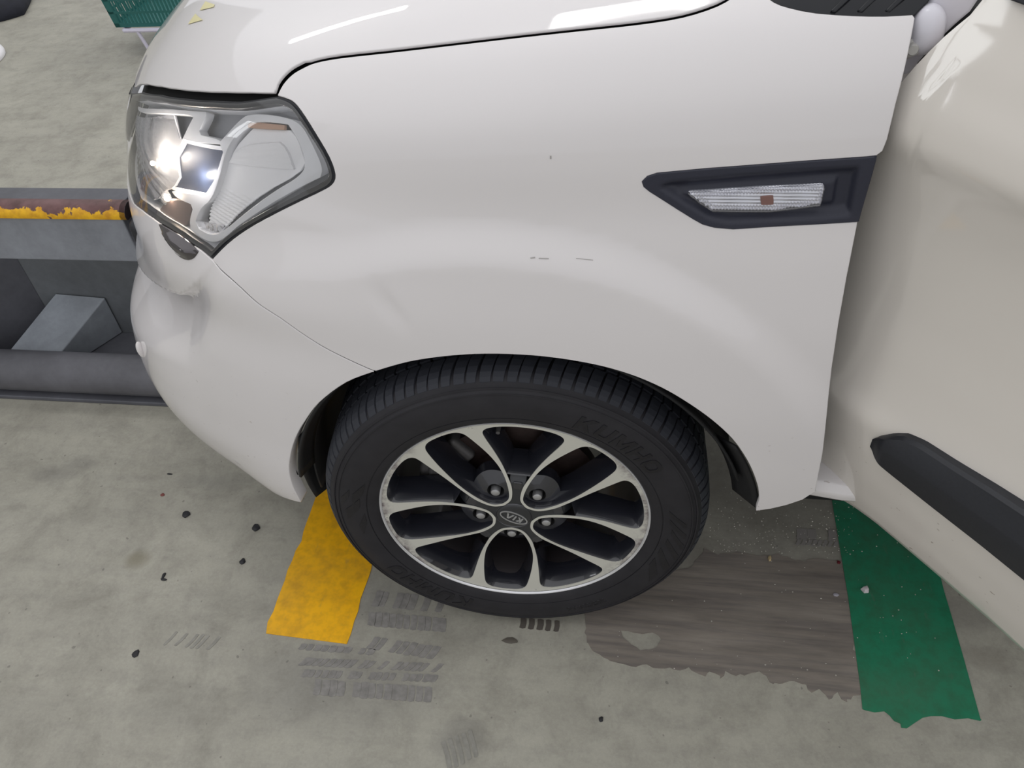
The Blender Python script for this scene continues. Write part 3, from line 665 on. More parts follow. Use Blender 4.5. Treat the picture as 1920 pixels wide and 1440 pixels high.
# moulding
mo_top = [(1625, 838), (1628, 828), (1645, 821), (1668, 818), (1690, 821), (1720, 836), (1780, 876), (1850, 920), (1920, 966)]
mo_bot = [(1920, 1085), (1840, 1020), (1750, 950), (1672, 888), (1636, 858)]
mt = [dpx(x, y, -.008) for x, y in mo_top]; mb = [dpx(x, y, -.006) for x, y in mo_bot][::-1]
tip = (min(p[0] for p in mt+mb)-.001, .5*(mt[0][1]+mb[0][1]))
tS, tZ = zip(*sorted([tip]+mt[1:])); bS, bZ = zip(*sorted([tip]+mb))
xs = np.concatenate([tip[0]+.06*(1-np.cos(np.linspace(0, PI/2, 16))), np.linspace(tip[0]+.068, .90, 60)]); rows = []
for x in xs:
    zt_, zb_ = float(np.interp(x, tS, tZ)), float(np.interp(x, bS, bZ)); e = float(sstep(-.002, .03, x-tip[0])); zr = zb_+(zt_-zb_)*.60; row = []
    for z, pr in ((zb_, -.004), (zb_+.0005, .006*e+.001), (zb_+.004*e, .0135*e+.001), (zb_+(zr-zb_)*.5, .0155*e+.001), (zr-.002, .0165*e+.001), (zr+.002, .0160*e+.001), (zr+(zt_-zr)*.5, .0145*e+.001), (zt_-.004*e, .012*e+.001), (zt_-.0005, .007*e+.001), (zt_, -.004)):
        row.append((x, float(dins(min(z, .60)))-pr, z))
    rows.append(row)
P = [p for r_ in rows for p in r_]; nr = len(rows[0]); Fs = [(a*nr+b, (a+1)*nr+b, (a+1)*nr+b+1, a*nr+b+1) for a in range(len(rows)-1) for b in range(nr-1)]
mold = mesh('door_moulding', P, Fs, M_BLACK, door); autosmooth(mold, 24)
# belt strip and mirror foot at the top of the door
bm = bmesh.new(); z0 = 1.103; pts = [(.012, .06), (.02, .045), (.06, .040), (.9, .038), (.9, .085), (.02, .085)]
A = [bm.verts.new((x, y, z0)) for x, y in pts]; B = [bm.verts.new((x+.02*(i in (0, 1)), y+.008, z0+.022)) for i, (x, y) in enumerate(pts)]
bm.faces.new(A); bm.faces.new(B[::-1])
for i in range(6): bm.faces.new((A[i], A[(i+1) % 6], B[(i+1) % 6], B[i]))
belt = bm_obj('belt_moulding', bm, M_BLACK, door, bevel=.003)
bm = bmesh.new(); pts = [(.03, .05, 1.12), (.22, .05, 1.12), (.22, .06, 1.27), (.12, .06, 1.22)]
A = [bm.verts.new(p) for p in pts]; B = [bm.verts.new((x, y+.03, z)) for x, y, z in pts]; bm.faces.new(A); bm.faces.new(B[::-1])
for i in range(4): bm.faces.new((A[i], A[(i+1) % 4], B[(i+1) % 4], B[i]))
bm_obj('mirror_foot', bm, M_BLACK, door, bevel=.006)
# ================================================================ WHEEL (local x to the rear, y up, z outwards)
_s, _c = .0627, .0127
WN = np.array([math.sin(_s)*math.cos(_c), -math.cos(_s)*math.cos(_c), math.sin(_c)]); WH = np.array([math.cos(_s), math.sin(_s), 0]); WV = np.cross(WN, WH)
WC = np.array([0, 0, HUBZ])
WM = Matrix([[WH[i], WV[i], WN[i], WC[i]] for i in range(3)]+[[0, 0, 0, 1]])
def wpx(px, py, off=0.): P = at_plane(px, py, WC+WN*off, WN)-WC; return float(P@WH), float(P@WV)
# tyre carcass
bm = bmesh.new()
prof = [(.2170, -.012), (.2200, .0005), (.2240, .0045), (.2310, .0078), (.2380, .0096), (.2382, .0088), (.2395, .0087), (.2398, .0100), (.248, .0118), (.262, .0125), (.274, .0112), (.284, .0085), (.2845, .0096), (.2865, .0092), (.2870, .0072), (.2915, .0048), (.2920, .0060), (.2945, .0052), (.2950, .0030),
        (.3000, -.0010), (.3040, -.0070), (.3075, -.0150), (.3085, -.0250), (.3090, -.05), (.3095, -.10), (.3085, -.17), (.304, -.19), (.290, -.205), (.262, -.213), (.235, -.208), (.217, -.19)]
lathe(bm, prof, 160)
tyre = bm_obj('tyre', bm, M_TYRE, car, deg=50); tyre.matrix_local = WM
# tread blocks: shoulder row with narrow sipes, then two ribs
def block(name, prof, w0, w1, skew=0.):
    """prof: (r, z) along the block from outside to inside; w: angular half widths"""
    n = len(prof); V = []; 
    for i, (r, z) in enumerate(prof):
        t = i/(n-1); w = w0+(w1-w0)*t; c = skew*t*t
        for a in (c-w, c+w):
            V.append((r*math.sin(a), r*math.cos(a), z))
    for i, (r, z) in enumerate(prof):
        t = i/(n-1); w = w0+(w1-w0)*t; c = skew*t*t
        for a in (c-w, c+w): V.append(((r-.009)*math.sin(a), (r-.009)*math.cos(a), z))
    F = []
    for i in range(n-1):
        a = 2*i; F.append((a, a+1, a+3, a+2)); b = 2*n+a; F += [(a, a+2, b+2, b), (a+1, b+1, b+3, a+3)]
    F += [(0, 2*n, 2*n+1, 1), (2*n-2, 2*n-1, 4*n-1, 4*n-2)]
    me = bpy.data.meshes.new(name); me.from_pydata(V, [], F); me.update(); me.materials.append(M_TREAD); return me
NB = 100; pitch = 2*PI/NB
sh = [(.3010, -.0010), (.3050, -.0060), (.3095, -.0130), (.3130, -.0220), (.3150, -.0330), (.3158, -.0440)]
b1 = block('tread_block', sh, pitch*.40, pitch*.45, .03); b1b = block('tread_block', sh, pitch*.34, pitch*.41, .03)
b2 = block('tread_block', [(.3160, -.0500), (.3166, -.064), (.3168, -.078)], pitch*.44, pitch*.44, .02)
b3 = block('tread_block', [(.3170, -.085), (.3170, -.100), (.3168, -.115)], pitch*.44, pitch*.44, -.02)
for me_, cnt, ph in ((None, NB, 0), (b2, 92, .3), (b3, 92, .7)):
    for k in range(cnt):
        m_ = (b1 if (k*7 % 5) < 3 else b1b) if me_ is None else me_
        o = bpy.data.objects.new('tread_block', m_); COL.objects.link(o); o.parent = tyre
        o.matrix_local = Matrix.Rotation(2*PI*(k+ph)/cnt+random.uniform(-.0035, .0035)*(me_ is None), 4, 'Z')
bm = bmesh.new(); lathe(bm, [(.3165, -.121), (.3172, -.14), (.3165, -.165), (.3135, -.182), (.304, -.19)], 120); bm_obj('inner_tread', bm, M_TREAD, tyre)
# lettering
def text_mesh(txt, size, bold=.0):
    cu = bpy.data.curves.new('t', 'FONT'); cu.body = txt; cu.size = size; cu.align_x = 'CENTER'; cu.offset = bold; cu.resolution_u = 4; cu.extrude = .0
    o = bpy.data.objects.new('t', cu); COL.objects.link(o); bpy.context.view_layer.update()
    me = bpy.data.meshes.new_from_object(o.evaluated_get(bpy.context.evaluated_depsgraph_get())); bpy.data.objects.remove(o); return me
def side_z(r):
    pr = prof_side; return float(np.interp(r, [p[0] for p in pr], [p[1] for p in pr]))
prof_side = [(.2200, .0005), (.2310, .0078), (.2395, .0097), (.248, .0118), (.262, .0125), (.274, .0112), (.284, .0085), (.2915, .0048), (.3, -.001)]
def arc_text(name, txt, size, r0, mid, sx=1., bold=0., mat=M_LETTER, lift=.0009):
    me = text_mesh(txt, size, bold); bm = bmesh.new(); bm.from_mesh(me)
    bmesh.ops.subdivide_edges(bm, edges=[e for e in bm.edges if e.calc_length() > .006], cuts=2)
    bmesh.ops.triangulate(bm, faces=bm.faces)
    ext = bmesh.ops.extrude_face_region(bm, geom=bm.faces[:]); top = {v for v in ext['geom'] if isinstance(v, bmesh.types.BMVert)}
    for v_ in bm.verts:
        x, y = v_.co.x*sx, v_.co.y; r = r0+y; a = mid-x/(r0+.5*size)
        v_.co = Vector((r*math.cos(a), r*math.sin(a), side_z(r)+(lift if v_ in top else -.002)))
    bmesh.ops.recalc_face_normals(bm, faces=bm.faces)
    me2 = bpy.data.meshes.new(name); bm.to_mesh(me2); bm.free(); return link(name, me2, mat, tyre)
ov = lambda cx, cy, a, b, p=3.2: [(cx+a*math.copysign(abs(math.cos(t))**(2/p), math.cos(t)), cy+b*math.copysign(abs(math.sin(t))**(2/p), math.sin(t))) for t in np.linspace(0, 2*PI, 40, endpoint=False)]
GL = {'K': [[(0, 0), (.24, 0), (.24, .38), (.36, .46), (.74, 0), (1.06, 0), (.56, .58), (1.02, 1), (.68, 1), (.24, .64), (.24, 1), (0, 1)]],
      'U': [[(0, 1), (0, .25), (.06, .08), (.24, 0), (.76, 0), (.94, .08), (1, .25), (1, 1), (.76, 1), (.76, .30), (.68, .21), (.32, .21), (.24, .30), (.24, 1)]],
      'M': [[(0, 0), (.22, 0), (.22, .66), (.50, .10), (.66, .10), (.94, .66), (.94, 0), (1.16, 0), (1.16, 1), (.88, 1), (.58, .40), (.28, 1), (0, 1)]],
      'H': [[(0, 0), (.24, 0), (.24, .40), (.76, .40), (.76, 0), (1, 0), (1, 1), (.76, 1), (.76, .60), (.24, .60), (.24, 1), (0, 1)]],
      'O': [ov(.54, .5, .54, .5), ov(.54, .5, .30, .29)]}
def arc_letters(txt, r0, hgt, mid, total):
    w = {'K': 1.06, 'U': 1., 'M': 1.16, 'H': 1., 'O': 1.08}; gap = .22; tot = sum(w[c] for c in txt)+gap*(len(txt)-1); k = total/tot; x0 = -total/2
    for ch in txt:
        loops = [resample(np.array([(x0+p[0]*k+(p[1]-.5)*.15*k, p[1]*hgt) for p in L]), .003) for L in GL[ch]]; x0 += (w[ch]+gap)*k
        v2, F, bl = tri_fill(loops, .006)
        def mp(x, y, l): r_ = r0+y; a = mid-x/(r0+hgt/2); return (r_*math.cos(a), r_*math.sin(a), side_z(r_)+l)
        V = [mp(x, y, .0010) for x, y in v2]; Fs = []
        for a, b, c in F:
            A, B = v2[b]-v2[a], v2[c]-v2[a]; Fs.append((a, b, c) if A[0]*B[1]-A[1]*B[0] > 0 else (a, c, b))
        for ids in bl:
            n0 = len(V); V += [mp(v2[i][0], v2[i][1], -.0015) for i in ids]
            for q in range(len(ids)): j = (q+1) % len(ids); Fs.append((ids[q], n0+q, n0+j, ids[j]))
        mesh('raised_letter', V, Fs, M_LETTER, tyre, False)
arc_letters('KUMHO', .2440, .0275, math.radians(47.5), .158)
arc_letters('KUMHO', .2440, .0275, math.radians(229.0), .172)
arc_text('raised_lettering', '205/55R16', .016, .256, math.radians(296), 1.1, .0003, lift=.0006)
# raised angular flashes on the sidewall
def sidewall_patch(pts, name='raised_flash'):
    """pts: (r, degrees)"""
    L = resample(np.array([(r*math.cos(math.radians(a)), r*math.sin(math.radians(a))) for r, a in pts]), .01); v2, F, bl = tri_fill([L], .01)
    V = [(x, y, side_z(math.hypot(x, y))+.0008) for x, y in v2]; n0 = len(V); Fs = []
    for a, b, c in F:
        A, B = v2[b]-v2[a], v2[c]-v2[a]; Fs.append((a, b, c) if A[0]*B[1]-A[1]*B[0] > 0 else (a, c, b))
    ids = bl[0]; V += [(V[i][0], V[i][1], V[i][2]-.002) for i in ids]
    for k in range(len(ids)): j = (k+1) % len(ids); Fs.append((ids[k], n0+k, n0+j, ids[j]))
    return mesh(name, V, Fs, M_LETTER, tyre, False)
for base in (172, 352):
    for (da, r0, r1, w, sk) in ((-14, .246, .262, 6, 7), (-5, .250, .274, 5, 7), (4, .244, .258, 5, 7), (-9, .268, .280, 4, 5)) if base == 172 else ((14, .250, .276, 2.2, -8), (9, .250, .279, 2.4, -9), (3, .254, .281, 2.6, -9), (-3, .250, .280, 3., -9), (-10, .246, .279, 4., -10), (-18, .246, .272, 5, -9)):
        a = base+da; sidewall_patch([(r0, a), (r1, a+sk), (r1, a+sk+w), (r0, a+w)])
# rim: dark barrel and lip
bm = bmesh.new()
lathe(bm, [(.2200, -.012), (.2208, -.004), (.2212, .0005), (.2200, .0022), (.2183, .0018), (.2175, .0002), (.2168, -.0008)], 160)
rimlip = bm_obj('rim_lip', bm, simple('polished_lip', (225, 225, 228), .22, .5, noise=.05, nscale=50), car, deg=60); rimlip.matrix_local = WM
bm = bmesh.new(); lathe(bm, [(.2110, -.004), (.2080, -.016), (.2020, -.035), (.1960, -.06), (.1930, -.10), (.1930, -.18), (.205, -.19)], 128)
M_BARREL = simple('rim_barrel_paint', (52, 48, 50), .4, .2, coat=.3, noise=.12, nscale=25)
rim = bm_obj('alloy_rim', bm, M_BARREL, car, deg=50); rim.matrix_local = WM
BA = 45.5  # axis of the first bolt window
loop_half = [(.0355, 0), (.0375, 10), (.0410, 18), (.0470, 22.5), (.058, 24.3), (.072, 24.3), (.088, 23.4), (.104, 22.), (.12, 20.2), (.14, 17.6), (.16, 15.1), (.18, 12.8), (.195, 11.2), (.202, 10.2), (.2075, 8.6), (.2105, 6.4), (.2112, 4.), (.2115, 0)]
wedge_half = [(.0305, 36), (.0325, 26), (.0365, 16.), (.0420, 10.), (.050, 7.4), (.062, 6.6), (.075, 7.2), (.088, 9.2), (.10, 10.6), (.12, 12.6), (.14, 14.5), (.16, 16.), (.18, 17.3), (.193, 17.9), (.200, 17.8), (.2055, 16.6), (.2085, 14.2), (.2098, 11.), (.2103, 6.), (.2105, 0)]
# wedge_half is measured from the wedge axis; the hub star joins neighbours at 36 degrees
def polar(r, a): return (r*math.cos(math.radians(a)), r*math.sin(math.radians(a)))
loops5 = []; star = []
for k in range(5):
    ax = BA+72*k
    lp = [polar(r, ax-a) for r, a in loop_half[:-1]]+[polar(r, ax+a) for r, a in loop_half[::-1]][:-1]
    loops5.append(resample(smooth_loop(np.array(lp), 2), .004))
    wx = ax+36
    star += [polar(r, wx-a) for r, a in wedge_half[:-1]]+[polar(r, wx+a) for r, a in wedge_half[::-1]][:-1]
star = resample(smooth_loop(np.array(star), 2, 60), .004)
outer = np.array([polar(.2172, a) for a in np.arange(0, 360, 1.25)])
def face_z(r): return -.0012-.0045*math.exp(-((r-.13)/.055)**2)-.0022*float(sstep(.09, .04, r) if False else 0)
def disc(name, loops, mat, zf, parent, sp=.008, skirt=0.):
    v2, F, bl = tri_fill(loops, sp); V = [(x, y, zf(math.hypot(x, y), x, y)) for x, y in v2]; Fs = []
    for a, b, c in F:
        A, B = v2[b]-v2[a], v2[c]-v2[a]; Fs.append((a, b, c) if A[0]*B[1]-A[1]*B[0] > 0 else (a, c, b))
    if skirt:
        for ids in bl:
            n0 = len(V); V += [(V[i][0], V[i][1], V[i][2]-skirt) for i in ids]
            for k in range(len(ids)): j = (k+1) % len(ids); Fs.append((ids[k], n0+k, n0+j, ids[j]))
    o = mesh(name, V, Fs, mat, parent); autosmooth(o, 40); return o
disc('machined_face', [outer, star]+loops5, M_MACH, lambda r, x, y: face_z(r), rim, .009, skirt=.0012)
def walls(name, L, rows, mat, zf=None):
    """rows: (inset, dz) from the face down"""
    if area2(L) < 0: L = L[::-1]
    V = []; Fs = []; n = len(L)
    for d, dz in rows:
        M = inset(L, d) if d else L
        for _ in range(3 if d > .003 else 0): M = .5*M+.25*(np.roll(M, 1, 0)+np.roll(M, -1, 0))
        V += [(x, y, face_z(math.hypot(*L[i]))+dz) for i, (x, y) in enumerate(M)]
    for k in range(len(rows)-1):
        for i in range(n): j = (i+1) % n; Fs.append((k*n+i, k*n+j, (k+1)*n+j, (k+1)*n+i))
    o = mesh(name, V, Fs, mat, rim); autosmooth(o, 40); return o
hubr = .090
for k in range(5):
    walls('spoke_side', loops5[k], [(0, -.0004), (.0012, -.003), (.0065, -.020), (.0085, -.034), (.0085, -.048)], M_WHEELDK)
    wx = BA+72*k+36
    wl_ = [polar(r, wx-a) for r, a in wedge_half if r >= hubr-.001][:-1]+[polar(r, wx+a) for r, a in wedge_half[::-1] if r >= hubr-.001]
    wl_ = resample(smooth_loop(np.array(wl_), 2, 60), .004)
    walls('spoke_side', wl_, [(0, -.0012), (.0015, -.004), (.0075, -.022), (.0105, -.036), (.0105, -.048)], M_WHEELDK)
# dark hub star, its arms dropping back behind the wedge windows
hub = []
for k in range(5):
    wx = BA+72*k+36
    hub += [polar(r, wx-a) for r, a in wedge_half if r <= .098]+[polar(.1005, wx-5), polar(.1012, wx), polar(.1005, wx+5)]+[polar(r, wx+a) for r, a in wedge_half[::-1] if r <= .098][:-1]
hub = resample(smooth_loop(np.array(hub), 1, 60), .004)
def hubz(r, x, y):
    return face_z(r)-.0018-(.0 if r < .080 else (r-.080)*1.0)
disc('hub_star', [hub], simple('satin_hub_paint', (38, 40, 44), .38, coat=.3), hubz, rim, .005, skirt=.03)
for k in range(5):
    wx = math.radians(BA+72*k+36); T = Matrix.Rotation(wx, 4, 'Z')
    bm = bmesh.new(); vs = [(.078, .0072, -.0095), (.0795, .0072, -.0052), (.0795, -.0072, -.0052), (.078, -.0072, -.0095), (.088, .0078, -.014), (.088, -.0078, -.014)]
    add_box(bm, .062, .0815, -.0075, .0075, -.012, -.0042)
    o = bm_obj('spoke_inset', bm, M_WHEELDK, rim, bevel=.0022, seg=3); o.matrix_local = T
# bolt seats and bolts
plate_holes = [np.array([(polar(.0572, BA+72*k)[0]+.0135*math.cos(t), polar(.0572, BA+72*k)[1]+.0135*math.sin(t)) for t in np.linspace(0, 2*PI, 24, endpoint=False)]) for k in range(5)]
plate_out = np.array([polar(.086+.006*math.cos(math.radians(5*(a-BA))), a) for a in np.arange(0, 360, 3)])
disc('bolt_flange', [plate_out]+plate_holes, M_WHEELDK, lambda r, x, y: -.013-max(0, r-.066)*.55, rim, .008, skirt=.02)
for k in range(5):
    c = polar(.0572, BA+72*k); bm = bmesh.new()
    lathe(bm, [(.0, -.0075), (.0045, -.0078), (.0072, -.0092), (.0080, -.0115), (.0080, -.030)], 20)
    bmesh.ops.remove_doubles(bm, verts=bm.verts, dist=1e-5)
    o = bm_obj('wheel_bolt', bm, M_STEEL, rim); o.matrix_local = Matrix.Translation((c[0], c[1], .0012))
    bm = bmesh.new(); lathe(bm, [(.0138, -.0125), (.0125, -.016), (.0115, -.032), (.0, -.032)], 24); o = bm_obj('bolt_well', bm, M_DARK, rim); o.matrix_local = Matrix.Translation((c[0], c[1], 0))
# centre cap with its badge
bm = bmesh.new(); lathe(bm, [(0, .0012), (.012, .0010), (.022, .0001), (.0268, -.0012), (.0284, -.0024), (.0290, -.0042)], 64); bmesh.ops.remove_doubles(bm, verts=bm.verts, dist=1e-5)
cap = bm_obj('centre_cap', bm, simple('cap_satin_black', (42, 43, 46), .36, coat=.3), rim)
bm = bmesh.new(); lathe(bm, [(.0288, -.0028), (.0296, -.0021), (.0303, -.0030)], 64); bm_obj('cap_ring', bm, simple('ring_grey', (92, 92, 96), .3, .6), rim)
K0 = wpx(840+1160/8, 860+955/8); K1 = wpx(840+762/8, 860+800/8); ang = math.atan2(K1[1]-K0[1], K1[0]-K0[0]); hl = math.hypot(K1[0]-K0[0], K1[1]-K0[1])/2
print('badge', ang*57.3, hl)
T = Matrix.Rotation(ang, 4, 'Z'); a_, b_ = .0248, .0122
el = lambda a, b: np.array([(a*math.cos(t), b*math.sin(t)) for t in np.linspace(0, 2*PI, 72, endpoint=False)])
M_BADGE = simple('badge_silver', (172, 172, 172), .35, .4)
ring = flat_poly('badge_ring', [el(a_, b_), el(a_-.0021, b_-.0019)], M_BADGE, cap, .0016, .0022); ring.matrix_local = T
# badge letters K I (A without its bar), slanted strokes
def strokes(pols):
    for P in pols:
        o = flat_poly('badge_letter', [np.array(P)], M_BADGE, cap, .0016, .0022); o.matrix_local = T
h_ = .0056; w_ = .0028
strokes([[(-.0150, -h_), (-.0150+w_, -h_), (-.0150+w_, -h_*.28), (-.0093, -h_), (-.0055, -h_), (-.0105, .0002), (-.0062, h_), (-.0097, h_), (-.0150+w_, h_*.35), (-.0150+w_, h_), (-.0150, h_)],
         [(-.0030, -h_), (-.0003, -h_), (-.0003, h_), (-.0030, h_)],
         [(.0016, -h_), (.0046, -h_), (.0080, h_*.45), (.0114, -h_), (.0146, -h_), (.0098, h_), (.0062, h_)]])
# valve
v0 = wpx(680+870/3.43, 760+172/3.43, -.02); bm = bmesh.new(); lathe(bm, [(0, .012), (.0032, .012), (.0038, 0), (.005, -.012)], 12); o = bm_obj('valve', bm, M_CAST, rim, mw=Matrix.Translation((v0[0], v0[1], -.03)))
# brake behind the wheel
bm = bmesh.new(); lathe(bm, [(.0, -.050), (.074, -.050), (.078, -.062), (.082, -.070), (.136, -.070), (.138, -.071), (.138, -.092), (.082, -.092)], 96)
bd = bm_obj('brake_disc', bm, M_RUST, car, deg=30); bd.matrix_local = WM
bm = bmesh.new()
def arcbox(bm, r0, r1, a0, a1, z0, z1, n=10):
    R = []
    for k in range(n+1):
        a = math.radians(a0+(a1-a0)*k/n); R.append([bm.verts.new((r*math.cos(a), r*math.sin(a), z)) for r, z in ((r0, z0), (r1, z0), (r1, z1), (r0, z1))])
    for A, B in zip(R, R[1:]):
        for j in range(4): bm.faces.new((A[j], B[j], B[(j+1) % 4], A[(j+1) % 4]))
    bm.faces.new(R[0]); bm.faces.new(R[-1][::-1])
arcbox(bm, .098, .152, 128, 198, -.100, -.058); arcbox(bm, .142, .166, 136, 190, -.13, -.064)
cal = bm_obj('brake_caliper', bm, M_CAST, car, bevel=.008, seg=3); cal.matrix_local = WM
for a in (145, 183):
    c = polar(.118, a); bm = bmesh.new(); lathe(bm, [(0, -.046), (.010, -.046), (.013, -.050), (.013, -.060)], 16); o = bm_obj('caliper_bolt', bm, M_CAST, cal); o.matrix_local = Matrix.Translation((c[0], c[1], 0))
bm = bmesh.new(); p0 = np.array(polar(.155, 112)); p1 = np.array(polar(.075, 100)); add_tube(bm, [(p0[0], p0[1], -.10), (*(p0*.6+p1*.4), -.095), (p1[0], p1[1], -.10)], .006, 8)
o = bm_obj('brake_hose', bm, M_CAST, car); o.matrix_local = WM
bm = bmesh.new(); add_tube(bm, [(0, 0, -.09), (0, 0, -.25)], .045, 24); add_tube(bm, [(0, .05, -.14), (.03, .24, -.22)], .022, 12); o = bm_obj('steering_knuckle', bm, M_CAST, car); o.matrix_local = WM
# ================================================================ FLOOR MARKINGS
def floor_loop(pts, jag=0., sp=.01, seed=0):
    L = np.array([fl(*p) for p in pts])
    if jag:
        r = np.random.default_rng(seed); L = resample(L, sp); L = L+r.normal(0, jag, L.shape)
    return L
def line_paint(name, rgb, wear):
    s = NT(name); c = lin(rgb); n = s.ramp(s.noise(40, 5, .7), [(.42, (1, 1, 1)), (.66, (.70, .66, .6))]); col = s.mix(.6, c, n, 'MULTIPLY')
    sm = s.ramp(s.noise(5, 5, .7), [(.45, (0, 0, 0)), (.70, (1, 1, 1))]); col = s.mix(s.math('MULTIPLY', sm, wear), col, lin((92, 86, 74)))
    w = s.ramp(s.noise(28, 5, .75, s.scaled(2, .6, 1)), [(.60, (0, 0, 0)), (.70, (1, 1, 1))]); col = s.mix(s.math('MULTIPLY', w, wear*.9), col, lin((112, 108, 98)))
    s.set(Base_Color=col, Roughness=.5, Specular_IOR_Level=.35); s.bump(s.noise(70, 4), .2, .001); return s.m
ye = [(606, 880), (590, 930), (575, 962), (563, 995), (548, 1040), (534, 1085), (497, 1188), (560, 1196), (652, 1208), (668, 1160), (690, 1100), (700, 1062), (740, 960), (790, 830), (700, 760), (650, 780)]
L = np.array([fl(*p) for p in ye[:10]]); dirn = np.array([fl(590, 930)])-np.array([fl(497, 1188)])
x0, y0 = fl(497, 1188); x1, y1 = fl(652, 1208)
r = np.random.default_rng(3)
edge_l = [(x0+.0012*r.normal()-.008*t, y0+t*1.4) for t in np.linspace(0, 1, 60)]; edge_r = [(x1+.001*r.normal()+.005*t, y1+t*1.4) for t in np.linspace(0, 1, 60)]
ob = flat_poly('floor_stripe', [np.array(edge_l+edge_r[::-1])], line_paint('yellow_floor_paint', (252, 188, 14), .25), None, .0012, .0014)
tag(ob, 'yellow painted stripe on the concrete running under the front wheel', 'floor marking')
g_bot = [(1617, 1330), (1622, 1332), (1640, 1336), (1658, 1334), (1668, 1342), (1676, 1352), (1688, 1357), (1690, 1365), (1700, 1366), (1716, 1355), (1730, 1346), (1745, 1343), (1766, 1343), (1790, 1349), (1815, 1347), (1838, 1352), (1840, 1350)]
gb = [fl(*p) for p in g_bot]
gl_ = [fl(1560, 940), fl(1575, 1030), fl(1590, 1120), fl(1603, 1215), fl(1613, 1290)]; gr_ = [fl(1838, 1349), fl(1808, 1240), fl(1785, 1160), fl(1770, 1110)]
x2, y2 = gl_[0]; x3, y3 = gr_[-1]
L = [(x2-.0, y2+.9)]+gl_+gb+gr_+[(x3, y3+1.1)]
ob = flat_poly('floor_stripe', [np.array(L)], line_paint('green_floor_paint', (38, 126, 92), .28), None, .0012, .0016)
tag(ob, 'green painted stripe with a ragged near end, under the open door', 'floor marking')
# brown rubbed patch with a ragged lower edge
pb = [(1099, 1165), (1097, 1185), (1100, 1203), (1112, 1219), (1139, 1237), (1160, 1243), (1192, 1249), (1215, 1246), (1235, 1253), (1255, 1250), (1272, 1258), (1290, 1252), (1305, 1262), (1322, 1268), (1330, 1258), (1345, 1262), (1352, 1271), (1362, 1259), (1380, 1267), (1405, 1264), (1425, 1258), (1437, 1270), (1447, 1283), (1469, 1280), (1490, 1278), (1511, 1283), (1522, 1300), (1535, 1292), (1553, 1312), (1570, 1300), (1585, 1318), (1600, 1304), (1618, 1300)]
pt = [(1600, 1200), (1590, 1110), (1577, 1052), (1540, 1048), (1500, 1052), (1460, 1040), (1425, 1042), (1380, 1036), (1345, 1040), (1322, 1030), (1300, 1060), (1180, 1100), (1090, 1135)]
s = NT('rubbed_brown_coating'); c = s.ramp(s.noise(7, 6, .65, s.scaled(.6, 3.5, 1)), [(.3, lin((116, 109, 102))), (.7, lin((148, 140, 131)))])
c = s.mix(.5, c, s.ramp(s.noise(18, 4, .6, s.scaled(.25, 5, 1)), [(.38, (.62, .62, .68)), (.5, (.95, .95, .95)), (.66, (1.15, 1.14, 1.1))]), 'MULTIPLY'); s.set(Base_Color=c, Roughness=.55, Specular_IOR_Level=.3); s.bump(s.noise(60, 4), .2, .001)
hole = [(1160, 1180), (1185, 1188), (1225, 1188), (1240, 1200), (1232, 1214), (1200, 1220), (1190, 1212), (1172, 1200)]
L1 = floor_loop(pb+pt, .0016, .010, 5)
ob = flat_poly('floor_patch', [L1, floor_loop(hole, .0015, .01, 6)], s.m, None, .0008, .0009); tag(ob, 'brownish rubbed patch of coating on the concrete behind the wheel', 'stain')
# tyre prints: thin rows of slanted tread marks
M_PRINT = simple('tyre_print_grey', (134, 131, 127), .6, noise=.2, nscale=80); M_PRINT2 = simple('tyre_print_light', (140, 138, 130), .6, noise=.15, nscale=80); M_PRINT3 = simple('chalky_print', (136, 132, 128), .6)
def tyre_print(label, rows, mat, z=.0007, drop=.12, seed=1):
    r = np.random.default_rng(seed); bm = bmesh.new()
    for (pa, pb_, w, step, slant, gap) in rows:
        A = np.array(fl(*pa)); B = np.array(fl(*pb_)); d = B-A; Ln = np.linalg.norm(d); d /= Ln; n_ = np.array([-d[1], d[0]])
        t = 0
        while t < Ln:
            q = step*(1-gap)*r.uniform(.85, 1.15)
            if r.random() > drop:
                w0 = w*r.uniform(.85, 1.0)
                c = [A+d*t-n_*w0/2, A+d*(t+q)-n_*w0/2, A+d*(t+q+slant)+n_*w0/2, A+d*(t+slant)+n_*w0/2]
                m0 = (c[0]+c[1])/2; m1 = (c[2]+c[3])/2; ins = [c[0], m0-n_*.0015, c[1], (c[1]+c[2])/2+d*.0012, c[2], m1+n_*.0012, c[3], (c[0]+c[3])/2+d*.0012]
                bm.faces.new([bm.verts.new((p[0], p[1], z)) for p in ins])
            t += step
    e = bmesh.ops.extrude_face_region(bm, geom=bm.faces[:])
    for v_ in e['geom']:
        if isinstance(v_, bmesh.types.BMVert): v_.co.z -= .0006
    o = bm_obj('tyre_print', bm, mat); tag(o, label, 'tyre mark', kind='stuff'); return o
tyre_print('dark print of tyre treads below the end of the yellow stripe', [((690, 1204), (815, 1224), .026, .0145, .010, .12), ((560, 1212), (690, 1222), .012, .0145, .004, .15), ((560, 1240), (815, 1252), .016, .0125, .012, .10), ((565, 1262), (812, 1272), .014, .0125, .004, .12), ((590, 1288), (800, 1302), .030, .0145, -.003, .10)], M_PRINT, seed=2)
tyre_print('faint tread print left of the yellow stripe', [((312, 1196), (400, 1206), .030, .011, .012, .42)], M_PRINT2, seed=3)
tyre_print('grey smudged tread print beside the tyre, right of the yellow stripe', [((700, 1122), (830, 1134), .034, .014, .003, .08), ((692, 1160), (830, 1172), .030, .014, -.004, .08)], M_PRINT, seed=4, drop=.2)
tyre_print('light chalky tread print beside the green stripe', [((1492, 1001), (1562, 1004), .026, .020, .003, .1), ((1490, 1016), (1566, 1021), .014, .010, .006, .2)], M_PRINT3, z=.0014, seed=5, drop=.05)
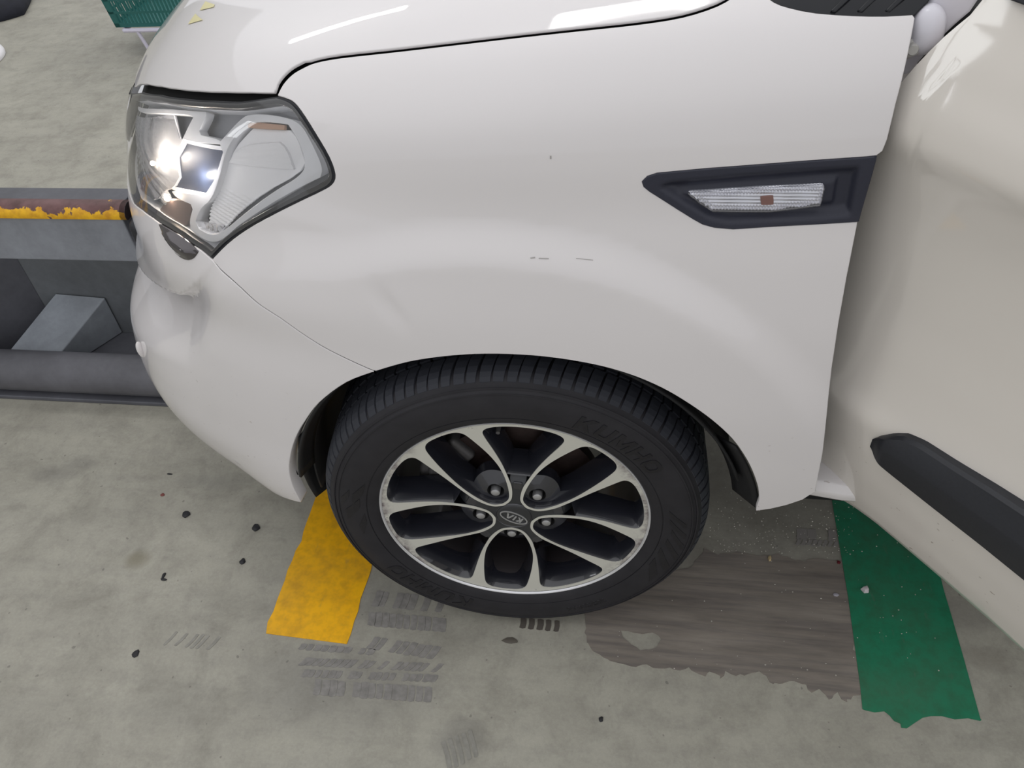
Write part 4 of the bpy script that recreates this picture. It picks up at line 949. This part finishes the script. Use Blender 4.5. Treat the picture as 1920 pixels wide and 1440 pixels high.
tyre_print('short dark dashes on the concrete just below the tyre', [((975, 1168), (1045, 1174), .022, .016, .0, .3)], simple('dash_brown', (88, 82, 76), .6), seed=6, drop=.05)
tyre_print('pale oval tread print near the bottom edge of the floor', [((830, 1420), (890, 1392), .05, .012, .006, .35)], M_PRINT2, seed=7)
# ---- bits lying on the floor
M_RUB = simple('black_rubber_bit', (30, 30, 34), .6, noise=.3, nscale=300)
def lump(name, px, py, rx, ry, hz, mat, label, cat, group=None, seed=0, n=9):
    r = np.random.default_rng(seed); x, y = fl(px, py); bm = bmesh.new(); rings = []
    for j, (k, z) in enumerate(((1., 0), (1.05, .45), (.72, .9), (.3, 1.))):
        rings.append([bm.verts.new((x+rx*k*(1+.18*math.sin(3*t+seed)+r.normal()*.06)*math.cos(t), y+ry*k*(1+.15*math.cos(2*t+seed)+r.normal()*.06)*math.sin(t), hz*z*(1+r.normal()*.08)+.0002)) for t in np.linspace(0, 2*PI, n, endpoint=False)])
    for A, B in zip(rings, rings[1:]):
        for i in range(n): bm.faces.new((A[i], A[(i+1) % n], B[(i+1) % n], B[i]))
    bm.faces.new(rings[0][::-1]); bm.faces.new(rings[-1]); o = bm_obj(name, bm, mat, deg=50); tag(o, label, cat, group); return o
lump('rubber_crumb', 349, 965, .0085, .009, .005, M_RUB, 'largest black rubber crumb, left of the bumper corner', 'rubber crumb', seed=1)
lump('rubber_crumb', 480, 990, .0085, .0085, .005, M_RUB, 'black rubber crumb just below the bumper corner', 'rubber crumb', seed=2)
lump('rubber_crumb', 455, 1053, .006, .0065, .004, M_RUB, 'small black rubber crumb below the pair near the bumper', 'rubber crumb', seed=3)
lump('rubber_crumb', 255, 1226, .0065, .0075, .003, M_RUB, 'black rubber crumb alone at the lower left of the floor', 'rubber crumb', seed=4)
lump('rubber_crumb', 1127, 1349, .004, .005, .003, M_RUB, 'tiny dark crumb on bare concrete below the brown patch', 'rubber crumb', seed=5)
lump('rubber_sliver', 307, 1080, .003, .008, .003, M_RUB, 'upper of two thin black slivers beside the round stain', 'rubber crumb', seed=6)
lump('rubber_sliver', 307, 1087, .007, .003, .003, M_RUB, 'lower of two thin black slivers beside the round stain', 'rubber crumb', seed=7)
lump('rubber_sliver', 318, 889, .007, .002, .002, M_RUB, 'thin dark sliver farthest back on the floor, left of the bumper', 'rubber crumb', seed=8)
lump('dry_leaf_bit', 305, 928, .005, .004, .002, simple('red_brown', (120, 62, 56), .6), 'small red scrap on the floor left of the bumper', 'scrap', seed=9)
lump('paint_chip', 957, 1201, .014, .006, .0012, simple('oil_brown', (96, 90, 82), .5), 'flat dark brown spot on the concrete below the tyre', 'stain', seed=10)
lump('pebble', 1622, 1107, .0075, .0075, .009, simple('white_pebble', (205, 198, 200), .6, noise=.1), 'largest white pebble lying on the green stripe', 'pebble', seed=11, n=6)
lump('pebble', 1443, 1048, .0035, .007, .006, simple('tan_pebble', (190, 170, 128), .6), 'tan pebble on the upper edge of the brown patch', 'pebble', seed=12, n=6)
lump('pebble', 1567, 1116, .005, .004, .004, simple('grey_pebble', (160, 156, 164), .6), 'pale grey pebble at the edge of the green stripe', 'pebble', seed=13, n=6)
lump('pebble', 1572, 1055, .004, .004, .004, simple('dark_red_pebble', (92, 20, 28), .4), 'dark red bead at the left edge of the green stripe', 'pebble', seed=14, n=6)
# grit
r = np.random.default_rng(9); bm = bmesh.new()
for k in range(330):
    if k < 230: px, py = r.uniform(1330, 1600), 1040-abs(r.normal(0, 60))
    else: px, py = r.uniform(1150, 1800), r.uniform(1000, 1280)
    if py < 880: continue
    x, y = fl(px, py); s_ = r.uniform(.0006, .0017); z_ = .0016
    vs = [bm.verts.new((x+s_*a*r.uniform(.6, 1.3), y+s_*b*r.uniform(.6, 1.3), z_+s_*c*.9)) for a, b, c in ((1, 0, 0), (0, 1, 0), (-1, 0, 0), (0, -1, 0), (0, 0, 1))]
    for a, b, c in ((0, 1, 4), (1, 2, 4), (2, 3, 4), (3, 0, 4)): bm.faces.new((vs[a], vs[b], vs[c]))
ob = bm_obj('grit', bm, simple('pale_grit', (190, 186, 176), .7, noise=.4, nscale=60), deg=20); tag(ob, 'scattered pale grit on the floor behind the wheel', 'grit', kind='stuff')

# ================================================================ STEEL WHEEL STOP BEHIND THE CAR
st = empty('steel_barrier', (-1.5, .52, 0)); tag(st, 'low grey steel barrier with a chipped yellow top edge, left of the car', 'barrier')
BX0, BX1 = -2.3, -.865
def gp(name, rgb, rough=.55):
    s = NT(name); s.set(Base_Color=s.mix(.5, s.ramp(s.noise(6, 5, .6), [(.3, lin(tuple(x*.82 for x in rgb))), (.7, lin(rgb))]), s.ramp(s.noise(45, 5, .7), [(.4, (.8, .8, .8)), (.6, (1, 1, 1))]), 'MULTIPLY'), Roughness=rough); return s.m
M_GST = gp('grey_painted_steel', (146, 150, 158)); M_GDK = gp('dark_grey_steel', (98, 99, 106)); M_RAIL = gp('scuffed_rail_steel', (104, 104, 110)); M_INN = gp('inner_steel', (120, 124, 128)); M_LIGHT = gp('light_grey_step', (158, 164, 172))
inv_st = Matrix.Translation((1.5, -.52, 0))
def bpart(name, bm, mat, bevel=.003, par=None):
    bmesh.ops.transform(bm, matrix=inv_st, verts=bm.verts); return bm_obj(name, bm, mat, par or st, bevel=bevel)
bm = bmesh.new(); add_box(bm, BX0, BX1, .52, .60, .425, .532); bpart('top_beam', bm, M_GST)
bm = bmesh.new(); add_box(bm, BX0, BX1, .545, .60, .533, .556); bpart('top_plate', bm, M_GDK)
s = NT('chipped_yellow_paint'); n1 = s.noise(16, 6, .62, s.scaled(1, 1.2, 1)); sx = s.n('ShaderNodeSeparateXYZ'); s.l(s.tc.outputs['Object'], sx.inputs[0])
f = s.math('ADD', n1, s.math('MULTIPLY', s.math('SUBTRACT', sx.outputs['Z'], .549), -9.)); f = s.ramp(f, [(.485, (0, 0, 0)), (.505, (1, 1, 1))])
edge_ = s.ramp(s.math('ABSOLUTE', s.math('SUBTRACT', n1, .5)), [(.0, (1, 1, 1)), (.02, (0, 0, 0))])
col = s.mix(f, s.ramp(s.noise(30, 4), [(.3, lin((82, 52, 50))), (.7, lin((118, 84, 84)))]), s.ramp(s.noise(50, 4), [(.35, lin((205, 145, 16))), (.65, lin((240, 186, 22)))]))
s.set(Base_Color=col, Roughness=.5); M_CHIP = s.m
XY = float(at_y(230, 390, .52)[0]); bm = bmesh.new(); prof_ = [(.552, .558), (.538, .560), (.527, .557), (.519, .550), (.515, .541), (.516, .533), (.520, .530), (.552, .530)]
R = [[bm.verts.new((x, y, z)) for y, z in prof_] for x in (BX0, XY)]
for i in range(8): bm.faces.new((R[0][i], R[0][(i+1) % 8], R[1][(i+1) % 8], R[1][i]))
bm.faces.new(R[0]); bm.faces.new(R[1][::-1]); bpart('yellow_edge', bm, M_CHIP, 0)
bm = bmesh.new(); R = [[bm.verts.new((x, y, z)) for y, z in prof_] for x in (XY+.001, BX1)]
for i in range(8): bm.faces.new((R[0][i], R[0][(i+1) % 8], R[1][(i+1) % 8], R[1][i]))
bm.faces.new(R[0]); bm.faces.new(R[1][::-1]); bpart('dark_edge', bm, simple('dark_brown_steel', (54, 42, 44), .55, noise=.3), 0)
bm = bmesh.new(); add_tube(bm, [(BX0, .552, .055), (BX1-.02, .552, .055)], .052, 20); ra = bpart('bottom_rail', bm, M_RAIL, 0)
bm = bmesh.new(); add_box(bm, BX0, BX1-.02, .50, .53, 0, .012); bpart('foot_strip', bm, M_GDK)
bm = bmesh.new(); add_box(bm, BX0, BX1-.06, .76, .775, 0, .43); bpart('back_plate', bm, M_INN)
bm = bmesh.new(); add_box(bm, BX0, BX1-.06, .54, .76, .001, .012); bpart('base_plate', bm, M_GDK)
q4 = [at_y(104, 550, .757), at_y(197, 558, .757), at_y(97, 682, .585), at_y(2, 676, .585)]
bm = bmesh.new(); tv = [bm.verts.new(p) for p in q4]; bv = [bm.verts.new((p[0], p[1], .013)) for p in q4]
bm.faces.new(tv); bm.faces.new(bv[::-1])
for i in range(4): bm.faces.new((tv[i], tv[(i+1) % 4], bv[(i+1) % 4], bv[i]))
print('block', [p.round(3) for p in q4]); bpart('step_block', bm, M_LIGHT, .003)
bm = bmesh.new(); vs = [bm.verts.new(p) for p in ((-1.40, .759, .012), (-1.40, .759, .42), (-1.62, .54, .42), (-1.62, .54, .012), (-1.41, .759, .012), (-1.41, .759, .42), (-1.63, .54, .42), (-1.63, .54, .012))]
for q in ((0, 1, 2, 3), (7, 6, 5, 4), (0, 4, 5, 1), (1, 5, 6, 2), (2, 6, 7, 3), (3, 7, 4, 0)): bm.faces.new([vs[i] for i in q])
bpart('gusset_plate', bm, M_GDK, 0)
rm = at_y(76, 678, .60); x = float(rm[0]); bm = bmesh.new(); add_box(bm, x-.018, x+.018, .588, .602, float(rm[2])-.004, float(rm[2])+.008); bpart('red_marker', bm, simple('red_paint', (130, 30, 42), .5), .001)
for xx in (BX0+.01,):
    bm = bmesh.new(); add_box(bm, xx, xx+.01, .54, .76, .01, .424); bpart('end_plate', bm, M_GDK)

# ================================================================ BASKET, STAND, SCRAPS IN THE BACKGROUND
stand = empty('wire_stand', (-2.0, 2.7, 0)); tag(stand, 'white wire stand under the teal basket, behind the car', 'stand')
def loc(P, o): return tuple(Vector(P)-o.location)
A = at_y(235, 56, 2.6); 
zt0 = float(at_y(255, 57, 2.6)[2]); xl = float(at_y(232, 56, 2.6)[0])
def swire(name, pts, r=.008):
    bm = bmesh.new(); add_tube(bm, [loc(p, stand) for p in pts], r, 8); return bm_obj(name, bm, M_WIRE, stand)
bm = bmesh.new()
for (a, b) in (((xl, 2.60), (xl+.48, 2.60)), ((xl+.48, 2.60), (xl+.48, 2.95)), ((xl+.48, 2.95), (xl, 2.95)), ((xl, 2.95), (xl, 2.60))): add_tube(bm, [loc((*a, zt0), stand), loc((*b, zt0), stand)], .009, 8)
bm_obj('stand_frame', bm, M_WIRE, stand)
fx, _, fz = at_y(258, 60, 2.6); gx, gy = fl(268, 110)
for (x, y, dx) in ((fx, 2.60, .03), (xl+.44, 2.60, .03), (fx, 2.93, .03), (xl+.44, 2.93, .03)): swire('leg', [(x, y, zt0), (x+dx, y, 0.006)], .008)
bk = empty('basket', (xl+.2, 2.78, zt0+.012)); tag(bk, 'teal slotted plastic basket standing beyond the hood, top left', 'basket')
bz0 = 0.; bh = .30; W0, D0 = .44, .34; x_0 = xl-.035-bk.location.x
def wall_pts(t, side):   # t height fraction -> rectangle grown upwards
    g = .035*t; return g
def basket_side(name, p0, p1, outn):
    """slotted wall between two bottom corners; vertical bars and three bands"""
    p0 = np.array(p0, float); p1 = np.array(p1, float); Ln = np.linalg.norm(p1-p0); d = (p1-p0)/Ln; outn = np.array(outn, float)
    bm = bmesh.new()
    def q(u_, h, k=0): P = p0+d*u_*Ln+outn*(.05*h/bh+k)+np.array([0, 0, h]); return Vector(P)
    def slab(u0, u1, h0, h1, k0=0., k1=.004):
        vs = [bm.verts.new(q(u_, h, k)) for u_ in (u0, u1) for h in (h0, h1) for k in (k0, k1)]
        for f in ((0, 1, 3, 2), (4, 6, 7, 5), (0, 4, 5, 1), (2, 3, 7, 6), (0, 2, 6, 4), (1, 5, 7, 3)): bm.faces.new([vs[i] for i in f])
    for h0, h1 in ((0, .018), (.060, .070), (.115, .125), (.17, .18), (.225, .235), (.275, .30)): slab(0, 1, h0, h1)
    nb = int(Ln/.017)
    for k in range(nb+1): u0 = k/(nb+1); slab(u0, u0+.5/(nb+1), .01, .29, .0005, .0035)
    slab(0, .05, 0, .3); slab(.95, 1, 0, .3)
    bmesh.ops.recalc_face_normals(bm, faces=bm.faces); return bm_obj(name, bm, M_TEAL, bk)
c4 = [(x_0, -.17, 0), (x_0+W0, -.17, 0), (x_0+W0, .17, 0), (x_0, .17, 0)]; ns = [(0, -1, 0), (1, 0, 0), (0, 1, 0), (-1, 0, 0)]
for k in range(4): basket_side('slotted_side', c4[k], c4[(k+1) % 4], ns[k])
bm = bmesh.new(); add_box(bm, x_0, x_0+W0, -.17, .17, 0, .005); bm_obj('base', bm, M_TEAL, bk)
# dark cloth shoe at the corner
def blob(name, pts, h, mat, label, cat):
    L = smooth_loop(np.array([fl(*p) for p in pts]), 2); bm = bmesh.new(); c = L.mean(0); rings = []
    for k, z in ((1, 0), (1.02, .3), (.93, .7), (.7, .95), (.3, 1.05)): rings.append([bm.verts.new((*(c+(p-c)*k), h*z+.001)) for p in L])
    n = len(L)
    for A, B in zip(rings, rings[1:]):
        for i in range(n): bm.faces.new((A[i], A[(i+1) % n], B[(i+1) % n], B[i]))
    bm.faces.new(rings[0][::-1]); bm.faces.new(rings[-1]); o = bm_obj(name, bm, mat, deg=60); tag(o, label, cat); return o
blob('dark_bundle', [(-120, 60), (-60, 52), (0, 42), (28, 34), (46, 28), (60, 2), (64, -30), (10, -60), (-60, -50), (-130, -10)], .07, M_NAVY, 'dark navy cloth bundle on the floor, top left corner', 'cloth')
blob('white_bowl', [(-60, 112), (-30, 128), (-5, 120), (6, 110), (12, 100), (8, 91), (-5, 88), (-40, 84), (-65, 95)], .03, M_WHITE, 'white rounded object at the left edge of the floor', 'dish')
# ================================================================ CEILING TUBES (their reflections run along the hood)
def tube_light(loc_, rotz, length, w, strength):
    root = empty('tube_light', loc_); root.rotation_euler = (0, 0, rotz); tag(root, None, 'lamp')
    m = bpy.data.materials.new('lit_tube'); m.use_nodes = True; b = m.node_tree.nodes['Principled BSDF']; b.inputs['Emission Color'].default_value = (1, .99, .97, 1); b.inputs['Emission Strength'].default_value = strength; b.inputs['Base Color'].default_value = (.8, .8, .8, 1)
    bm = bmesh.new(); add_box(bm, -length/2, length/2, -w/2, w/2, -.03, 0); bm_obj('diffuser', bm, m, root)
    bm = bmesh.new(); add_box(bm, -length/2-.02, length/2+.02, -w/2-.02, w/2+.02, 0, .05); bm_obj('fitting', bm, M_WHITE, root); return root
def lamp_for(p0, p1, z=2.9, w=.16, strength=9, lab=''):
    out = []
    for px in (p0, p1):
        u, v = inv_px(*px); P = S(u, v); N = Nrm(u, v); d = P-CAM; d /= np.linalg.norm(d); r = d-2*(d@N)*N; t = (z-P[2])/r[2]; out.append(P+r*t)
    a, b = out; print('lamp', a.round(2), b.round(2)); m = (a+b)/2
    t = tube_light((m[0], m[1], z), math.atan2(b[1]-a[1], b[0]-a[0]), float(np.linalg.norm((b-a)[:2])), w, strength); t['label'] = lab
lamp_for((545, 80), (760, 15), 2.9, .16, 9, 'ceiling lamp mirrored as the left white streak on the hood')
lamp_for((1042, 42), (1330, 0), 2.9, .16, 9, 'ceiling lamp mirrored as the long white streak along the hood edge')

# window beyond the door side, mirrored as the pale patch on the door
def door_reflect(px, py):
    s_, z_ = dpx(px, py, .04); P = DP0+DD*s_-DN*float(dins(z_))+np.array([0, 0, z_]); e = .004
    sl = (float(dins(z_+e))-float(dins(z_-e)))/(2*e); N = DN+np.array([0, 0, sl]); N /= np.linalg.norm(N)
    d = P-CAM; d /= np.linalg.norm(d); return P, d-2*(d@N)*N
A, r1 = door_reflect(1760, 95); B, r2 = door_reflect(1850, 75); print('door refl', A, r1, B, r2)

WX = -7.
hits = []
for px, py in ((1762, 48), (1858, 78), (1752, 106), (1800, 100)):
    Pq, rq = door_reflect(px, py); hits.append(Pq+rq*((WX-Pq[0])/rq[0]))
print('window hits', [h.round(2) for h in hits])
m_w = simple('garage_wall_paint', (178, 178, 174), .7, noise=.05, nscale=2)
bm = bmesh.new(); add_box(bm, WX-.2, WX, -5, 9, 0, 4.2); w = bm_obj('wall_left', bm, m_w); tag(w, kind='structure')
mp = bpy.data.materials.new('daylit_pane'); mp.use_nodes = True; b = mp.node_tree.nodes['Principled BSDF']; b.inputs['Emission Color'].default_value = (.95, .98, 1, 1); b.inputs['Emission Strength'].default_value = 4.; b.inputs['Base Color'].default_value = (.5, .5, .5, 1)
for k, (y0, y1, z0, z1) in enumerate(((-1.44, -.96, 1.7, 3.05),)):
    root = empty('window_%d' % (k+1), (WX, (y0+y1)/2, z0)); root['kind'] = 'structure'
    bm = bmesh.new(); h = (y1-y0)/2; H = z1-z0; add_box(bm, .002, .012, -h, h, 0, H); bm_obj('pane', bm, mp, root)
    bm = bmesh.new()
    for a in ((-h-.05, -h, -.05, H+.05), (h, h+.05, -.05, H+.05), (-h, h, -.05, 0), (-h, h, H, H+.05), (-.02, .02, 0, H)): add_box(bm, .0, .05, a[0], a[1], a[2], a[3])
    bm_obj('window_frame', bm, M_WHITE, root)
